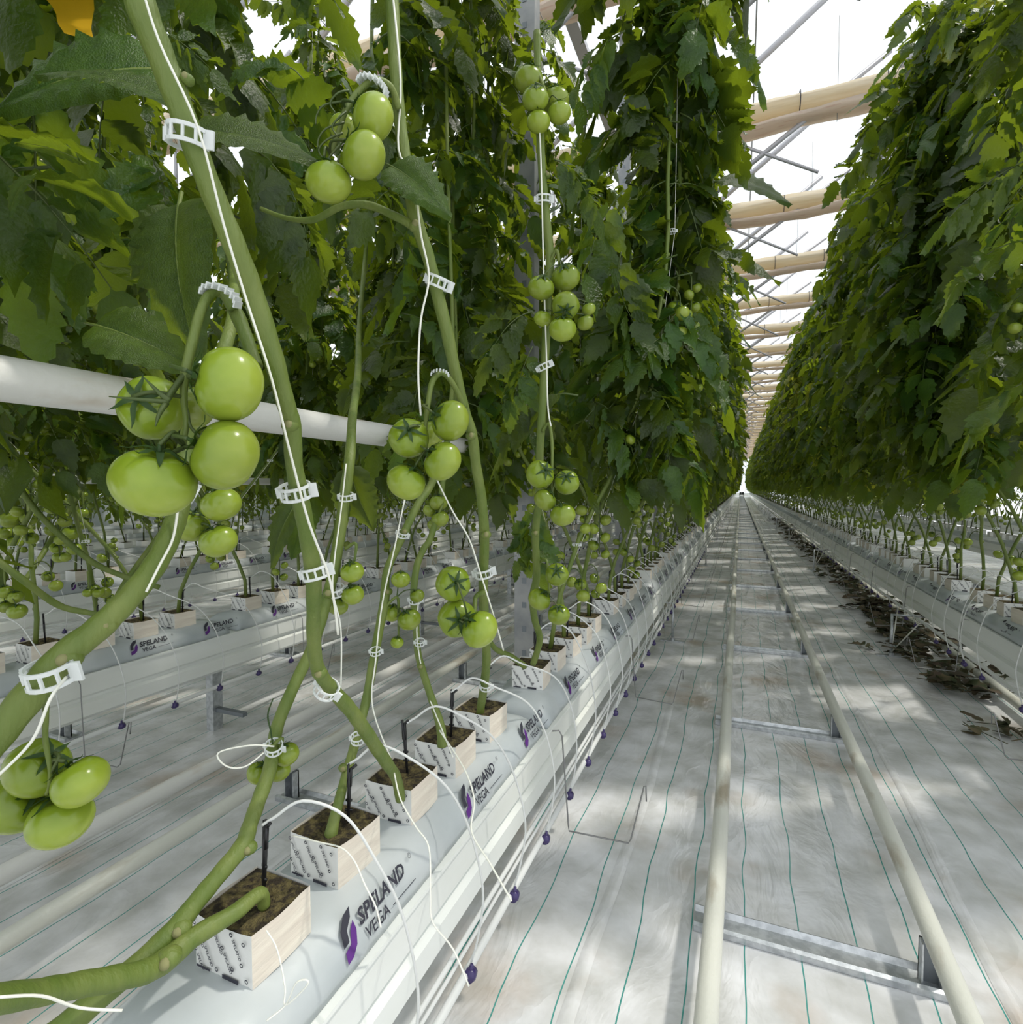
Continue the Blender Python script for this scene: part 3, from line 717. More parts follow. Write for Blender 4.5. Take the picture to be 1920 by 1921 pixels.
def clip_me():
    mb = MB(); n = 20
    for (z0, z1) in ((-.0055, -.0032), (.0032, .0055)):
        vs = []; fs = []
        for i in range(n):
            a = 2 * math.pi * i / n
            for r, z in ((1.0, z0), (1.12, z0), (1.12, z1), (1.0, z1)): vs.append((r * math.cos(a) * .0135, r * math.sin(a) * .0135, z))
        for i in range(n):
            for k in range(4): fs.append((i * 4 + k, ((i + 1) % n) * 4 + k, ((i + 1) % n) * 4 + (k + 1) % 4, i * 4 + (k + 1) % 4))
        mb.add(vs, fs, M['clip'])
    for i in range(0, n, 2):
        a = 2 * math.pi * i / n; c, s = .0143 * math.cos(a), .0143 * math.sin(a); mb.box(c - .0009, c + .0009, s - .0009, s + .0009, -.004, .004, M['clip'])
    mb.box(.013, .021, -.0012, .0012, -.0055, .0055, M['clip']); mb.box(-.0185, -.013, -.002, .002, -.004, .004, M['clip'])
    return mb.mesh('clip', False)
CLIP = clip_me()
def truss_clip_me():
    mb = MB(); vs = []; fs = []; n = 8
    for i in range(n + 1):
        a = math.pi * i / n
        for y in (-.007, .007):
            vs.append((-.022 * math.cos(a), y, .012 * math.sin(a))); 
    for i in range(n): fs.append((2 * i, 2 * i + 2, 2 * i + 3, 2 * i + 1))
    o = len(vs); vs2 = [(x, y, z - .0025) for x, y, z in vs]; f2 = [tuple(reversed(f)) for f in fs]
    mb.add(vs, fs, M['clip']); mb.add(vs2, f2, M['clip'])
    for i in range(0, n + 1, 1):
        a = math.pi * i / n; x, z = -.022 * math.cos(a), .012 * math.sin(a); mb.box(x - .001, x + .001, -.008, .008, z - .006, z + .002, M['clip'])
    return mb.mesh('truss_clip', False)
TCLIP = truss_clip_me()

# ------------------------------------------------------------------ generic plants: prototypes
WZ = 3.92 - .65
def stem_path(s, ly, seed):
    rn = random.Random(seed); ph = rn.uniform(0, 6)
    def f(z): # z above the block
        t = smooth(z / 1.5)
        return Vector((s * (.44 * t), ly * smooth(z / 1.2) + .02 * math.sin(3 * z + ph), z))
    return f
def variant(s, ly, seed, near):
    rn = random.Random(seed); f = stem_path(s, ly, seed)
    zs = list(np.linspace(0, 1, 10)) + list(np.linspace(1.1, WZ, 14)); mb = MB()
    k = 8 if near else 4
    mb.tube([f(z) + Vector((rn.uniform(-.006, .006), rn.uniform(-.006, .006), 0)) for z in zs], [.0095 - .004 * z / WZ for z in zs], M['stem'], k)
    if near:
        for z in np.arange(.15, 2.5, .17):
            p = f(z); mb.sphere(p + Vector((rn.uniform(-.005, .005), .004, 0)), .0095, M['stem'], 6, 4)
    V = {'stem': mb, 'leaves': [], 'truss': [], 'f': f}
    az = rn.uniform(0, 6.28); nl = 40
    for i in range(nl):
        z = .88 + (WZ - .80) * i / nl + rn.uniform(-.03, .03); az += R(137.5) + rn.uniform(-.3, .3)
        pitch = rn.uniform(-30, 22) * (1 if i > 4 else 1.3); sc_ = rn.uniform(.72, 1.10) * (.8 if i > nl - 4 else 1)
        mt = Matrix.Translation(f(z)) @ Matrix.Rotation(az, 4, 'Z') @ Matrix.Rotation(R(-pitch + 8), 4, 'Y') @ Matrix.Rotation(R(rn.uniform(-35, 35)), 4, 'X') @ Matrix.Scale(sc_, 4)
        V['leaves'].append((rn.randrange(99), mt))
    for z in (.30 + rn.uniform(-.08, .1), .62 + rn.uniform(-.08, .1), .95 + rn.uniform(-.1, .1), 1.4 + rn.uniform(-.1, .1)):
        a = rn.uniform(0, 6.28); p = f(z); out = Vector((math.cos(a), math.sin(a), 0)); n = rn.choice((3, 4, 5)) if z > .4 else rn.choice((1, 2, 3)); r = rn.uniform(.021, .029)
        pts = [p, p + out * .03 + Vector((0, 0, .015)), p + out * .055 + Vector((0, 0, -.01)), p + out * .06 + Vector((0, 0, -.05)), p + out * .058 + Vector((0, 0, -.05 - .030 * n))]
        tl = []
        for k in range(n):
            sd = 1 if k % 2 == 0 else -1; perp = Vector((-out.y, out.x, 0)) * sd
            c = p + out * (.06 + rn.uniform(-.01, .012)) + perp * (r * 1.02) + Vector((0, 0, -.055 - .036 * k)); axd = (-perp * .6 + Vector((rn.uniform(-.3, .3), rn.uniform(-.3, .3), .8))).normalized()
            q = Vector((0, 0, 1)).rotation_difference(axd)
            tl.append(Matrix.Translation(c) @ q.to_matrix().to_4x4() @ Matrix.Scale(r * rn.uniform(.85, 1.08), 4))
        V['truss'].append((pts, tl))
    return V
VARS = [variant(s, ly, 100 + i, True) for i, (s, ly) in enumerate([(1, .25), (-1, -.25), (1, -.3), (-1, .35), (1, .5), (-1, .12), (1, -.12), (-1, -.45)])]
STEMME = [v['stem'].mesh('stem') for v in VARS]
def ped(pts): return MB().tube([tuple(p) for p in spline(pts, 3)], .0026, M['stem_dark'], 5).mesh('fruit_truss')
PED = [[ped(t[0]) for t in v['truss']] for v in VARS]
# joined plants for the middle distance and far
def joined(V, leafset, tomset, k):
    mb = MB()
    f = V['f']; zs = np.linspace(0, WZ, 12)
    mb.tube([f(z) for z in zs], [.009] * 12, M['stem'], k)
    for i, mt in V['leaves']: mb.merge(leafset[i % len(leafset)], mt)
    if k == 3:
        for i, mt in V['leaves'][::3]: mb.merge(leafset[i % len(leafset)], Matrix.Translation((0, 0, -.55 if i % 2 else -.40)) @ mt @ Matrix.Scale(.7, 4)) if mt.translation.z < 1.9 else None
    for pts, tl in V['truss']:
        for j, mt in enumerate(tl): mb.merge(tomset[j % len(tomset)], mt)
    return mb.mesh('tomato_plant')
JM = [joined(v, LEAF1, [tomato_mesh(8, 6, 30, True)], 5) for v in VARS]
JL = [joined(v, LEAF2, TOML, 3) for v in VARS[:6]]

def dmin(u, v):
    """nothing of the loose canopy may hang in front of the traced stems and fruit"""
    if v > 540 and u < 600: return 1.0 if v < 600 else 1.35
    if u < 215 and v < 105: return 1.15
    if u < 230: return .66
    if u < 560: return .90
    if u < 930: return 1.15 if v < 700 else 1.5
    if v < 160 and u < 1150 and u > 1065: return 1.25
    if u < 1150: return 1.58
    if u < 1300: return 1.75 if v > 250 else 1.5
    return 1.9 if v > 150 else 1.5
def leaf_ok(mw):
    for x, z in ((0, 0), (.15, -.02), (.30, -.08), (.40, -.16)):
        for y in (-.15, 0, .15):
            q = proj(mw @ Vector((x, y if x > .1 else 0, z)))
            if q is None: continue
            u, v, d = q
            if -150 < u < 2050 and -150 < v < 2050:
                if d < dmin(u, v): return False
                if v > 905 and u < 1000 and d < 2.2: return False
                if v > 880 and u < 1250 and d < 1.9: return False
                if u > 1385 and u < 1500 and v < 800 and (mw @ Vector((x, y, z))).x < .5 and d > 2.6 and x > .1: return False
    # nearest to the lens
    if (mw.translation - cam.location).length < .55: return False
    return True
LEAFN = [0]
def place_plant(x, y, vi, label, group, side_check=True, stem=True, zmin_tr=0, extra=None, parent=None, yaw=None, hide_tr=False):
    V = VARS[vi]; rn = random.Random(int(x * 991 + y * 7919))
    yaw = rn.uniform(-.12, .12) if yaw is None else yaw
    W = Matrix.Translation((x, y, SLABTOP + .062)) @ Matrix.Rotation(yaw, 4, 'Z')
    if parent is None:
        e = empty('tomato_plant', W.translation); e.rotation_euler = (0, 0, yaw); tag(e, label, 'plant', group); PI_ = Matrix.Identity(4)
    else:
        e = parent; PI_ = Matrix.Translation(e.location).inverted() @ W
    if stem: ob('stem', STEMME[vi], e, mtx=PI_.copy())
    for i, mt in V['leaves']:
        m2 = mt @ Matrix.Rotation(rn.uniform(-.3, .3), 4, 'Z')
        if side_check and not leaf_ok(W @ m2): continue
        if x < -.5 and y < 2.2 and mt.translation.z > 1.0 and rn.random() < .34: continue
        ob('leaf', LEAF[7] if (i % 24 == 7 and x > 0) else LEAF[i % 7], e, mtx=PI_ @ m2)
        LEAFN[0] += 1
    if not hide_tr:
        for k, (pts, tl) in enumerate(V['truss']):
            zc = (W @ Vector(pts[2])); q = proj(zc)
            if side_check and q and q[2] < dmin(q[0], q[1]) + .15: continue
            t = ob('fruit_truss', PED[vi][k], e, mtx=PI_.copy())
            for j, mt in enumerate(tl): ob('tomato', TOMC[(j + k) % 3], t, mtx=mt.copy())
    return e
def seq(ys, xc, rowname, y_detail, skip=(), near_lab=49, check=True, y_max=None):
    for j, y in enumerate(ys):
        if j in skip: continue
        vi = (j * 5 + int(abs(xc) * 3)) % 8
        lab = ('tomato plant rooted in the %s block from the camera in the %s' % (ORD[j], rowname)) if j < near_lab else 'tall tomato plant with dark leaves farther down the %s' % rowname
        if y < y_detail: place_plant(xc, y, vi, lab, 'tomato plants in the ' + rowname, check)
        else:
            o = ob('tomato_plant', JM[vi], None, (xc, y, SLABTOP + .062), (0, 0, random.Random(j).uniform(-.25, .25))); tag(o, lab, 'plant', 'tomato plants in the ' + rowname)
seq(C1, ROW1, 'left row', 6.2, skip=(0, 1, 2, 3, 4, 5))
seq(CR, ROWR, 'right row', 6.6)
seq(C2, ROW2, 'second left row', 3.8, check=False)
seq(C3, ROW3, 'third left row', 0, check=False, near_lab=16)
# the camera stands between plants: canopy of the row just outside and above the frame also shades the scene
for j, y in enumerate([-.35, -.15, .05, .26, .45]):
    place_plant(ROW1, y - .1, (1, 3, 5, 7, 1)[j], 'tomato plant of the left row standing beside the camera, %s' % ['last', 'fourth', 'third', 'second', 'first'][j], 'tomato plants beside the camera', True, j < 2)
# far plants: one object per row, geometry nodes instances
def scatter(name, pts, rots, scl, meshes, label, cat):
    coll = bpy.data.collections.new(name + '_set')
    for i, me in enumerate(meshes): o = bpy.data.objects.new('piece', me); coll.objects.link(o)
    me = bpy.data.meshes.new(name); me.from_pydata([tuple(p) for p in pts], [], []); 
    a = me.attributes.new('rot', 'FLOAT_VECTOR', 'POINT'); a.data.foreach_set('vector', np.array(rots, 'f').ravel())
    b = me.attributes.new('scl', 'FLOAT', 'POINT'); b.data.foreach_set('value', np.array(scl, 'f'))
    o = bpy.data.objects.new(name, me); col.objects.link(o); tag(o, label, cat, kind='stuff')
    ng = bpy.data.node_groups.new(name, 'GeometryNodeTree'); ng.interface.new_socket('Geometry', in_out='INPUT', socket_type='NodeSocketGeometry'); ng.interface.new_socket('Geometry', in_out='OUTPUT', socket_type='NodeSocketGeometry')
    N = ng.nodes; L = ng.links; gi = N.new('NodeGroupInput'); go = N.new('NodeGroupOutput')
    iop = N.new('GeometryNodeInstanceOnPoints'); ci = N.new('GeometryNodeCollectionInfo'); ci.inputs[0].default_value = coll; ci.inputs['Separate Children'].default_value = True; ci.inputs['Reset Children'].default_value = True
    r = N.new('GeometryNodeInputNamedAttribute'); r.data_type = 'FLOAT_VECTOR'; r.inputs[0].default_value = 'rot'
    s = N.new('GeometryNodeInputNamedAttribute'); s.data_type = 'FLOAT'; s.inputs[0].default_value = 'scl'
    m2p = N.new('GeometryNodeMeshToPoints'); L.new(gi.outputs[0], m2p.inputs[0]); L.new(m2p.outputs[0], iop.inputs['Points'])
    L.new(ci.outputs[0], iop.inputs['Instance']); iop.inputs['Pick Instance'].default_value = True
    L.new(r.outputs['Attribute'], iop.inputs['Rotation']); L.new(s.outputs['Attribute'], iop.inputs['Scale']); L.new(iop.outputs[0], go.inputs[0])
    md = o.modifiers.new('scatter', 'NODES'); md.node_group = ng; return o
def far_row(xc, ys, label, me=JL):
    rn = random.Random(int(xc * 10)); scatter('far_plants', [(xc, y, SLABTOP + .062) for y in ys], [(0, 0, rn.uniform(-.3, .3) + (math.pi if rn.random() < .5 else 0)) for y in ys], [1.0] * len(ys), me, label, 'plants')
far_row(ROW1, cubes(15, 42), 'dense wall of tomato plants farther down the left row', JM)
far_row(ROW1, cubes(42, 94), 'tomato plants merging at the far end of the left row')
far_row(ROWR, cubes(16, 42, .35), 'dense wall of tomato plants farther down the right row', JM)
far_row(ROWR, cubes(42, 94, .35), 'tomato plants merging at the far end of the right row')
far_row(ROW2, cubes(9.5, 45, .55), 'tomato plants in the far part of the second left row')
far_row(ROW2, cubes(-.6, 1.0, .55), 'tomato plants of the second left row beside the camera')
far_row(ROW3, cubes(7, 36, .2) + cubes(.3, 1.9, .2), 'tomato plants in the far part of the third left row')
far_row(-6.75, cubes(1, 32), 'distant tomato plants in the fourth left row')
far_row(-8.8, cubes(2, 32), 'distant tomato plants in the fifth left row')
far_row(-10.9, cubes(3, 36), 'distant tomato plants in the farthest left row')
far_row(-12.9, cubes(3, 36), 'distant tomato plants in the left row by the side wall')
far_row(-14.9, cubes(4, 38), 'most distant tomato plants along the left side wall')
far_row(3.45, cubes(3, 50), 'distant tomato plants in the row beyond the right row')
far_row(5.5, cubes(7, 50), 'distant tomato plants in the farthest right row')

# ------------------------------------------------------------------ traced foreground plants
def hand_stem(e, pts, name='stem', n=6, m=None, nodes=(), sides=12, cap_r=None):
    """pts: (u, v, depth, width in px)"""
    P3 = [(*P(u, v, d), w_ * d / F / 2) for u, v, d, w_ in pts]
    sp = spline(P3, n); inv = e.location
    rn = random.Random(len(pts)); c = [Vector(p[:3]) - inv for p in sp]; r = [max(.0006, p[3]) * (1 + .03 * math.sin(i * 1.3)) for i, p in enumerate(sp)]
    mb = MB(); mb.tube(c, r, m or M['stem'], sides)
    o = ob(name, mb.mesh(name), e)
    for (u, v, d, w_) in nodes:
        q = P(u, v, d) - inv; rr = w_ * d / F / 2; k = MB(); k.sphere(q, rr, M['stem'], 10, 7, (1, 1, .8)); k.sphere(q + Vector((0.35 * rr, -.62 * rr, .1 * rr)), rr * .48, M['stem_node'], 8, 6)
        ob('leaf_scar', k.mesh('leaf_scar'), o)
    return o
def cdir(a): return (CM.to_3x3() @ Vector(a)).normalized()
def hand_truss(e, stalk, toms, label=None, cal=True):
    """stalk (u,v,d,wpx) ; toms (u,v,d,rpx,(right,up,toward))"""
    t = hand_stem(e, stalk, 'fruit_truss', 5, M['stem'], sides=8)
    sp = [P(u, v, d) for u, v, d, w_ in stalk]
    for i, (u, v, d, r, ax) in enumerate(toms):
        c = P(u, v, d) - e.location; s = r * d / F; q = Vector((0, 0, 1)).rotation_difference(cdir(ax))
        mt = Matrix.Translation(c) @ q.to_matrix().to_4x4() @ Matrix.Rotation(i * 1.3, 4, 'Z') @ Matrix.Scale(s, 4)
        ob('tomato', TOM[i % 4], t, mtx=mt)
        ob('calyx', CAL[i % 4], t, mtx=mt.copy())
        tip = mt @ Vector((.03, .02, 1.0)); near = min(sp, key=lambda p: (p - e.location - tip).length) - e.location
        if (near - tip).length < .16:
            mid = (tip + near) / 2 + (mt.to_3x3() @ Vector((0, 0, .35)))
            mb = MB(); mb.tube([tuple(p) for p in spline([tip, mid, near], 4)], .0021 if r > 30 else .0014, M['stem_dark'], 6); ob('pedicel', mb.mesh('pedicel'), t)
    return t
def hand_plant(y, label, group='traced plants in the nearest blocks'):
    e = empty('tomato_plant', (ROW1, y, SLABTOP + .062)); tag(e, label, 'plant', 'nearest tomato plants of the left row'); return e
YB = cubes(.5, 3)
# -- block 1: thick stem lying out of the block to lower left
p1 = hand_plant(YB[0], 'thick stem lying out of the nearest block toward the lower left corner')
hand_stem(p1, [(496, 1700, .85, 22), (488, 1676, .84, 25), (440, 1712, .80, 30), (365, 1757, .76, 36), (318, 1796, .73, 42), (273, 1822, .70, 42), (200, 1838, .66, 44), (120, 1852, .62, 44), (50, 1866, .58, 48), (-60, 1880, .52, 54)], nodes=[(318, 1796, .72, 46)])
place_plant(ROW1, YB[0], 1, None, None, True, False, parent=p1, hide_tr=True)
# second long stem from lower left up behind to the canopy (its block lies outside the frame)
pB = hand_plant(.22, 'long bare stem rising from the lower left edge past the first two blocks')
hand_stem(pB, [(80, 1960, .66, 52), (150, 1902, .68, 46), (255, 1812, .72, 40), (328, 1742, .76, 38), (375, 1684, .79, 34), (420, 1630, .82, 32), (456, 1585, .85, 32), (470, 1545, .87, 28), (488, 1495, .90, 27), (507, 1440, .93, 25), (520, 1365, .97, 23), (548, 1295, 1.0, 22), (583, 1221, 1.04, 21), (600, 1172, 1.07, 21), (617, 1112, 1.1, 21), (631, 1046, 1.13, 22), (647, 933, 1.16, 21), (657, 857, 1.18, 20), (662, 780, 1.3, 16), (672, 700, 1.6, 13), (675, 600, 2.0, 9), (690, 400, 2.3, 8), (700, -40, 2.4, 7)],
          nodes=[(468, 1590, .85, 30), (340, 1740, .76, 40), (618, 1112, 1.09, 26)])
hand_truss(pB, [(510, 1400, .93, 8), (530, 1385, .94, 6), (522, 1420, .95, 6), (515, 1450, .96, 5)], [(538, 1415, .96, 23, (-.3, .9, .2)), (486, 1450, .97, 22, (.5, .8, .1)), (523, 1445, .99, 22, (0, 1, .1)), (516, 1440, 1.0, 18, (0, 1, .1))])
hand_stem(pB, [(512, 1395, .93, 3), (508, 1370, .92, 3), (503, 1340, .92, 3), (513, 1310, .92, 2)], 'dry_truss', m=M['calyx'])
hand_truss(pB, [(648, 1030, 1.13, 7), (668, 1020, 1.12, 6), (664, 1060, 1.12, 5), (655, 1110, 1.12, 5)], [(661, 1073, 1.1, 22, (-.2, .9, .3)), (662, 1116, 1.1, 21, (-.2, .9, .2)), (634, 1136, 1.13, 20, (.3, .9, .1))])
place_plant(ROW1, .22, 3, None, None, True, False, parent=pB, hide_tr=True)
# -- block 2: stem leaning back
p2 = hand_plant(YB[1], 'tomato plant rooted in the second block, slim stem leaning back to the right')
hand_stem(p2, [(618, 1600, 1.03, 24), (622, 1562, 1.03, 24), (632, 1520, 1.05, 20), (645, 1470, 1.08, 18), (665, 1400, 1.12, 18), (686, 1320, 1.17, 17), (700, 1245, 1.2, 17), (712, 1180, 1.24, 17), (722, 1126, 1.27, 18), (727, 1070, 1.3, 15), (757, 1003, 1.34, 15), (785, 945, 1.38, 14), (806, 915, 1.42, 14), (830, 860, 1.46, 12), (848, 780, 1.8, 10), (856, 680, 2.1, 8), (850, 400, 2.4, 7), (850, -40, 2.5, 6)], nodes=[(645, 1440, 1.09, 20), (727, 1110, 1.28, 20), (760, 998, 1.34, 19)])
hand_truss(p2, [(722, 1140, 1.26, 6), (745, 1120, 1.27, 5), (748, 1150, 1.28, 5), (748, 1200, 1.28, 4)], [(752, 1087, 1.28, 18, (0, 1, .1)), (783, 1118, 1.30, 14, (-.4, .9, .1)), (769, 1162, 1.27, 22, (-.4, .9, .3)), (735, 1150, 1.3, 18, (.2, .9, .1)), (745, 1205, 1.25, 12.5, (.1, 1, .2))])
place_plant(ROW1, YB[1], 5, None, None, True, False, parent=p2, hide_tr=True)
# -- block 3: the big stem at the front
p3 = hand_plant(YB[2], 'tomato plant with the thickest foreground stem, bending down into the third block')
hand_stem(p3, [(250, -60, .47, 56), (268, 20, .47, 54), (300, 100, .48, 50), (338, 200, .49, 46), (365, 275, .50, 44), (400, 365, .515, 42), (440, 460, .53, 42), (475, 550, .55, 40), (510, 660, .57, 38), (533, 745, .59, 34), (548, 800, .61, 34), (552, 870, .63, 32), (565, 940, .66, 32), (578, 1010, .69, 31), (588, 1075, .72, 31), (589, 1140, .76, 27), (589, 1200, .80, 26), (597, 1255, .84, 26), (625, 1295, .89, 27), (655, 1328, .94, 27), (682, 1365, .99, 26), (705, 1400, 1.05, 25), (725, 1430, 1.10, 23), (744, 1460, 1.15, 20), (752, 1500, 1.17, 19)],
          nodes=[(352, 150, .485, 26), (545, 798, .605, 34), (600, 1262, .84, 30)])
hand_stem(p3, [(482, 690, .585, 24), (465, 640, .59, 24), (445, 590, .595, 26), (425, 556, .59, 20)], 'side_stalk')
hand_truss(p3, [(440, 580, .585, 22), (415, 548, .58, 19), (392, 555, .57, 18), (375, 590, .56, 18), (362, 640, .555, 18), (349, 695, .55, 17), (345, 745, .55, 13), (350, 790, .55, 11), (345, 835, .55, 9)],
           [(430, 722, .535, 70, (-.78, .2, .5)), (423, 855, .535, 67, (-.78, .4, .42)), (291, 905, .53, 73, (.3, .92, .25)), (288, 766, .56, 60, (.05, .18, .95)), (350, 765, .61, 48, (-.1, .9, 0))])
for sp_ in ([(318, 752, .53, 12), (300, 738, .525, 9), (270, 708, .52, 2)], [(318, 754, .53, 11), (270, 750, .52, 8), (205, 744, .515, 1.5)], [(312, 756, .53, 12), (300, 775, .52, 9), (292, 800, .515, 2)], [(348, 700, .55, 12), (330, 725, .54, 12), (312, 752, .53, 12)], [(350, 705, .55, 11), (372, 708, .545, 10), (392, 700, .54, 9)], [(345, 840, .55, 9), (325, 850, .54, 9), (318, 868, .535, 8)], [(345, 838, .55, 9), (365, 838, .545, 8), (383, 826, .54, 7)], [(352, 770, .55, 6), (358, 800, .55, 6), (378, 822, .545, 6)]):
    hand_stem(p3, sp_, 'sepal' if sp_[-1][3] < 3 else 'pedicel', 4, M['stem_dark'], sides=6)
place_plant(ROW1, YB[2], 1, None, None, True, False, parent=p3, hide_tr=True)
# -- block 4
p4 = hand_plant(YB[3], 'tomato plant rooted in the fourth block, thin stem rising left then right')
hand_stem(p4, [(830, 1400, 1.36, 18), (828, 1370, 1.36, 18), (822, 1345, 1.37, 16), (805, 1295, 1.39, 14), (793, 1257, 1.41, 14), (784, 1221, 1.43, 13), (780, 1160, 1.45, 13), (776, 1119, 1.47, 13), (782, 1064, 1.5, 13), (795, 1030, 1.53, 12), (808, 1010, 1.55, 12), (822, 960, 1.6, 11), (832, 900, 1.62, 10), (845, 780, 1.8, 9), (850, 640, 2.0, 8), (840, 300, 2.1, 7), (836, -40, 2.2, 7)], nodes=[(790, 1250, 1.41, 15), (778, 1120, 1.46, 15)])
hand_truss(p4, [(818, 975, 1.58, 5), (832, 945, 1.58, 4), (822, 970, 1.6, 4)], [(823, 943, 1.6, 17, (0, 1, .1)), (826, 974, 1.59, 17, (-.4, .9, .1)), (808, 958, 1.62, 14, (.3, .9, 0)), (815, 985, 1.62, 13, (.1, .9, 0))])
place_plant(ROW1, YB[3], 7, None, None, True, False, parent=p4, hide_tr=True)
# -- block 5
p5 = hand_plant(YB[4], 'tomato plant rooted in the fifth block with three heavy trusses on a leaning stem')
hand_stem(p5, [(733, -60, .93, 27), (738, 40, .93, 25), (744, 150, .93, 24), (752, 240, .94, 24), (765, 330, .95, 24), (780, 410, .96, 26), (803, 480, .98, 24), (818, 540, 1.0, 24), (838, 620, 1.02, 24), (855, 700, 1.05, 22), (872, 770, 1.08, 20), (886, 815, 1.1, 20), (893, 870, 1.13, 19), (903, 930, 1.17, 19), (909, 1000, 1.22, 19), (908, 1060, 1.27, 18), (907, 1120, 1.32, 18), (911, 1180, 1.38, 17), (913, 1240, 1.45, 16), (908, 1290, 1.52, 16), (902, 1330, 1.58, 15), (901, 1352, 1.59, 15)],
          nodes=[(780, 425, .96, 28), (884, 818, 1.095, 21), (912, 1003, 1.21, 21)])
hand_truss(p5, [(872, 765, 1.07, 14), (850, 720, 1.04, 11), (830, 700, 1.02, 11), (812, 715, 1.0, 11), (803, 760, .99, 10), (798, 810, .99, 8), (800, 845, .99, 7)],
           [(845, 790, .97, 39, (-.75, .3, .45)), (767, 822, .98, 38, (.15, .35, .85)), (831, 865, .96, 38, (-.75, .55, .3)), (763, 905, .97, 37, (.5, .85, .15)), (803, 815, 1.06, 30, (0, 1, 0))])
hand_truss(p5, [(748, 205, .92, 14), (735, 165, .90, 12), (705, 150, .88, 12), (675, 170, .87, 12), (650, 205, .86, 11), (635, 250, .86, 9), (620, 290, .86, 8)],
           [(700, 221, .84, 42, (-.8, .5, .2)), (683, 293, .82, 43, (-.75, .6, .15)), (618, 342, .84, 42, (-.1, .95, .3)), (645, 240, .9, 26, (0, .9, 0))])
for q in range(7):
    rn = random.Random(q); a, b = 640 + rn.uniform(-15, 20), 190 + 22 * q
    hand_stem(p5, [(655 - q * 3, 170 + 20 * q, .85, 5), (a - 20, b - 15, .84, 4), (a - 35, b + 4, .84, 3.5), (a - 25 - 12 * (q % 2), b + 22, .84, 3)], 'dry_stalk', 4, M['stem_dark'], sides=6)
hand_truss(p5, [(908, 1110, 1.3, 12), (893, 1120, 1.27, 9), (890, 1150, 1.24, 8), (878, 1170, 1.22, 7), (880, 1175, 1.2, 7)],
           [(850, 1095, 1.2, 33, (.3, .2, .9)), (857, 1160, 1.22, 36, (.25, .05, .92)), (901, 1180, 1.17, 36, (-.7, .6, .25))])
hand_stem(p5, [(778, 425, .96, 18), (740, 405, .96, 15), (690, 385, .97, 14), (640, 388, .98, 13), (590, 412, 1.0, 12), (540, 410, 1.02, 9), (490, 392, 1.04, 8)], 'leaf_stalk')
place_plant(ROW1, YB[4], 3, None, None, True, False, parent=p5, hide_tr=True)
# -- block 6
YB6 = YB[5]
p6 = hand_plant(YB6, 'tomato plant in the sixth block, upright stem strung with four fruit trusses')
hand_stem(p6, [(1008, 60, 1.5, 14), (1010, 160, 1.5, 14), (1016, 300, 1.5, 15), (1024, 400, 1.51, 16), (1032, 480, 1.52, 16), (1028, 560, 1.53, 15), (1024, 650, 1.55, 16), (1018, 760, 1.57, 15), (1013, 850, 1.6, 15), (1012, 930, 1.64, 14), (1005, 1000, 1.7, 14), (1007, 1080, 1.76, 14), (1000, 1120, 1.8, 14), (1003, 1160, 1.85, 13), (1013, 1200, 1.92, 12), (1000, 1246, 1.95, 12)], nodes=[(1004, 1000, 1.69, 17), (1027, 330, 1.5, 14)])
hand_stem(p6, [(985, 1250, 1.9, 12), (960, 1232, 1.85, 11), (930, 1217, 1.8, 10), (912, 1190, 1.75, 9)], 'low_shoot')
hand_truss(p6, [(1030, 500, 1.52, 8), (1044, 470, 1.5, 7), (1050, 500, 1.5, 6), (1052, 560, 1.5, 5), (1054, 600, 1.5, 5)],
           [(1015, 540, 1.48, 25, (.2, .7, .6)), (1061, 521, 1.5, 27, (-.2, .6, .7)), (1062, 574, 1.46, 26, (-.1, -.6, .7)), (1019, 598, 1.5, 17, (.2, .9, .2)), (1055, 618, 1.45, 26, (0, .9, .4)), (1098, 606, 1.5, 16, (-.3, .9, .2)), (1105, 580, 1.53, 13, (-.3, .9, .2))])
hand_truss(p6, [(1020, 160, 1.5, 7), (1005, 130, 1.48, 6), (1015, 150, 1.48, 6), (1030, 190, 1.48, 5)],
           [(992, 150, 1.5, 27, (.1, .8, .4)), (1042, 190, 1.52, 26, (-.2, .8, .3)), (1011, 229, 1.46, 22, (0, .9, .3)), (1050, 212, 1.47, 22, (-.2, .9, .3)), (1004, 186, 1.45, 25, (0, .6, .7))])
hand_truss(p6, [(1018, 810, 1.57, 7), (1030, 795, 1.56, 6), (1036, 830, 1.55, 6), (1036, 900, 1.55, 5), (1038, 950, 1.55, 4)],
           [(1013, 890, 1.52, 27, (.4, .3, .8)), (1063, 905, 1.54, 24, (-.1, .5, .85)), (1023, 938, 1.52, 22, (.6, .7, .2)), (1057, 966, 1.5, 24, (-.2, .95, .15))])
hand_truss(p6, [(1008, 1060, 1.75, 6), (1025, 1050, 1.72, 5), (1030, 1090, 1.7, 5), (1030, 1130, 1.68, 4)],
           [(1045, 1078, 1.66, 22, (-.1, .5, .85)), (1012, 1124, 1.68, 22, (.5, .7, .3)), (1049, 1153, 1.66, 21, (-.1, .8, .5))])
place_plant(ROW1, YB6, 5, None, None, True, False, parent=p6, hide_tr=True)
place_plant(ROW1, YB6 - .1, 0, None, None, True, False, parent=p6, hide_tr=True, yaw=.5)
place_plant(ROW1, YB[4] + .05, 2, None, None, True, False, parent=p5, hide_tr=True, yaw=.3)
place_plant(ROW1, YB[3], 4, None, None, True, False, parent=p4, hide_tr=True, yaw=.2)
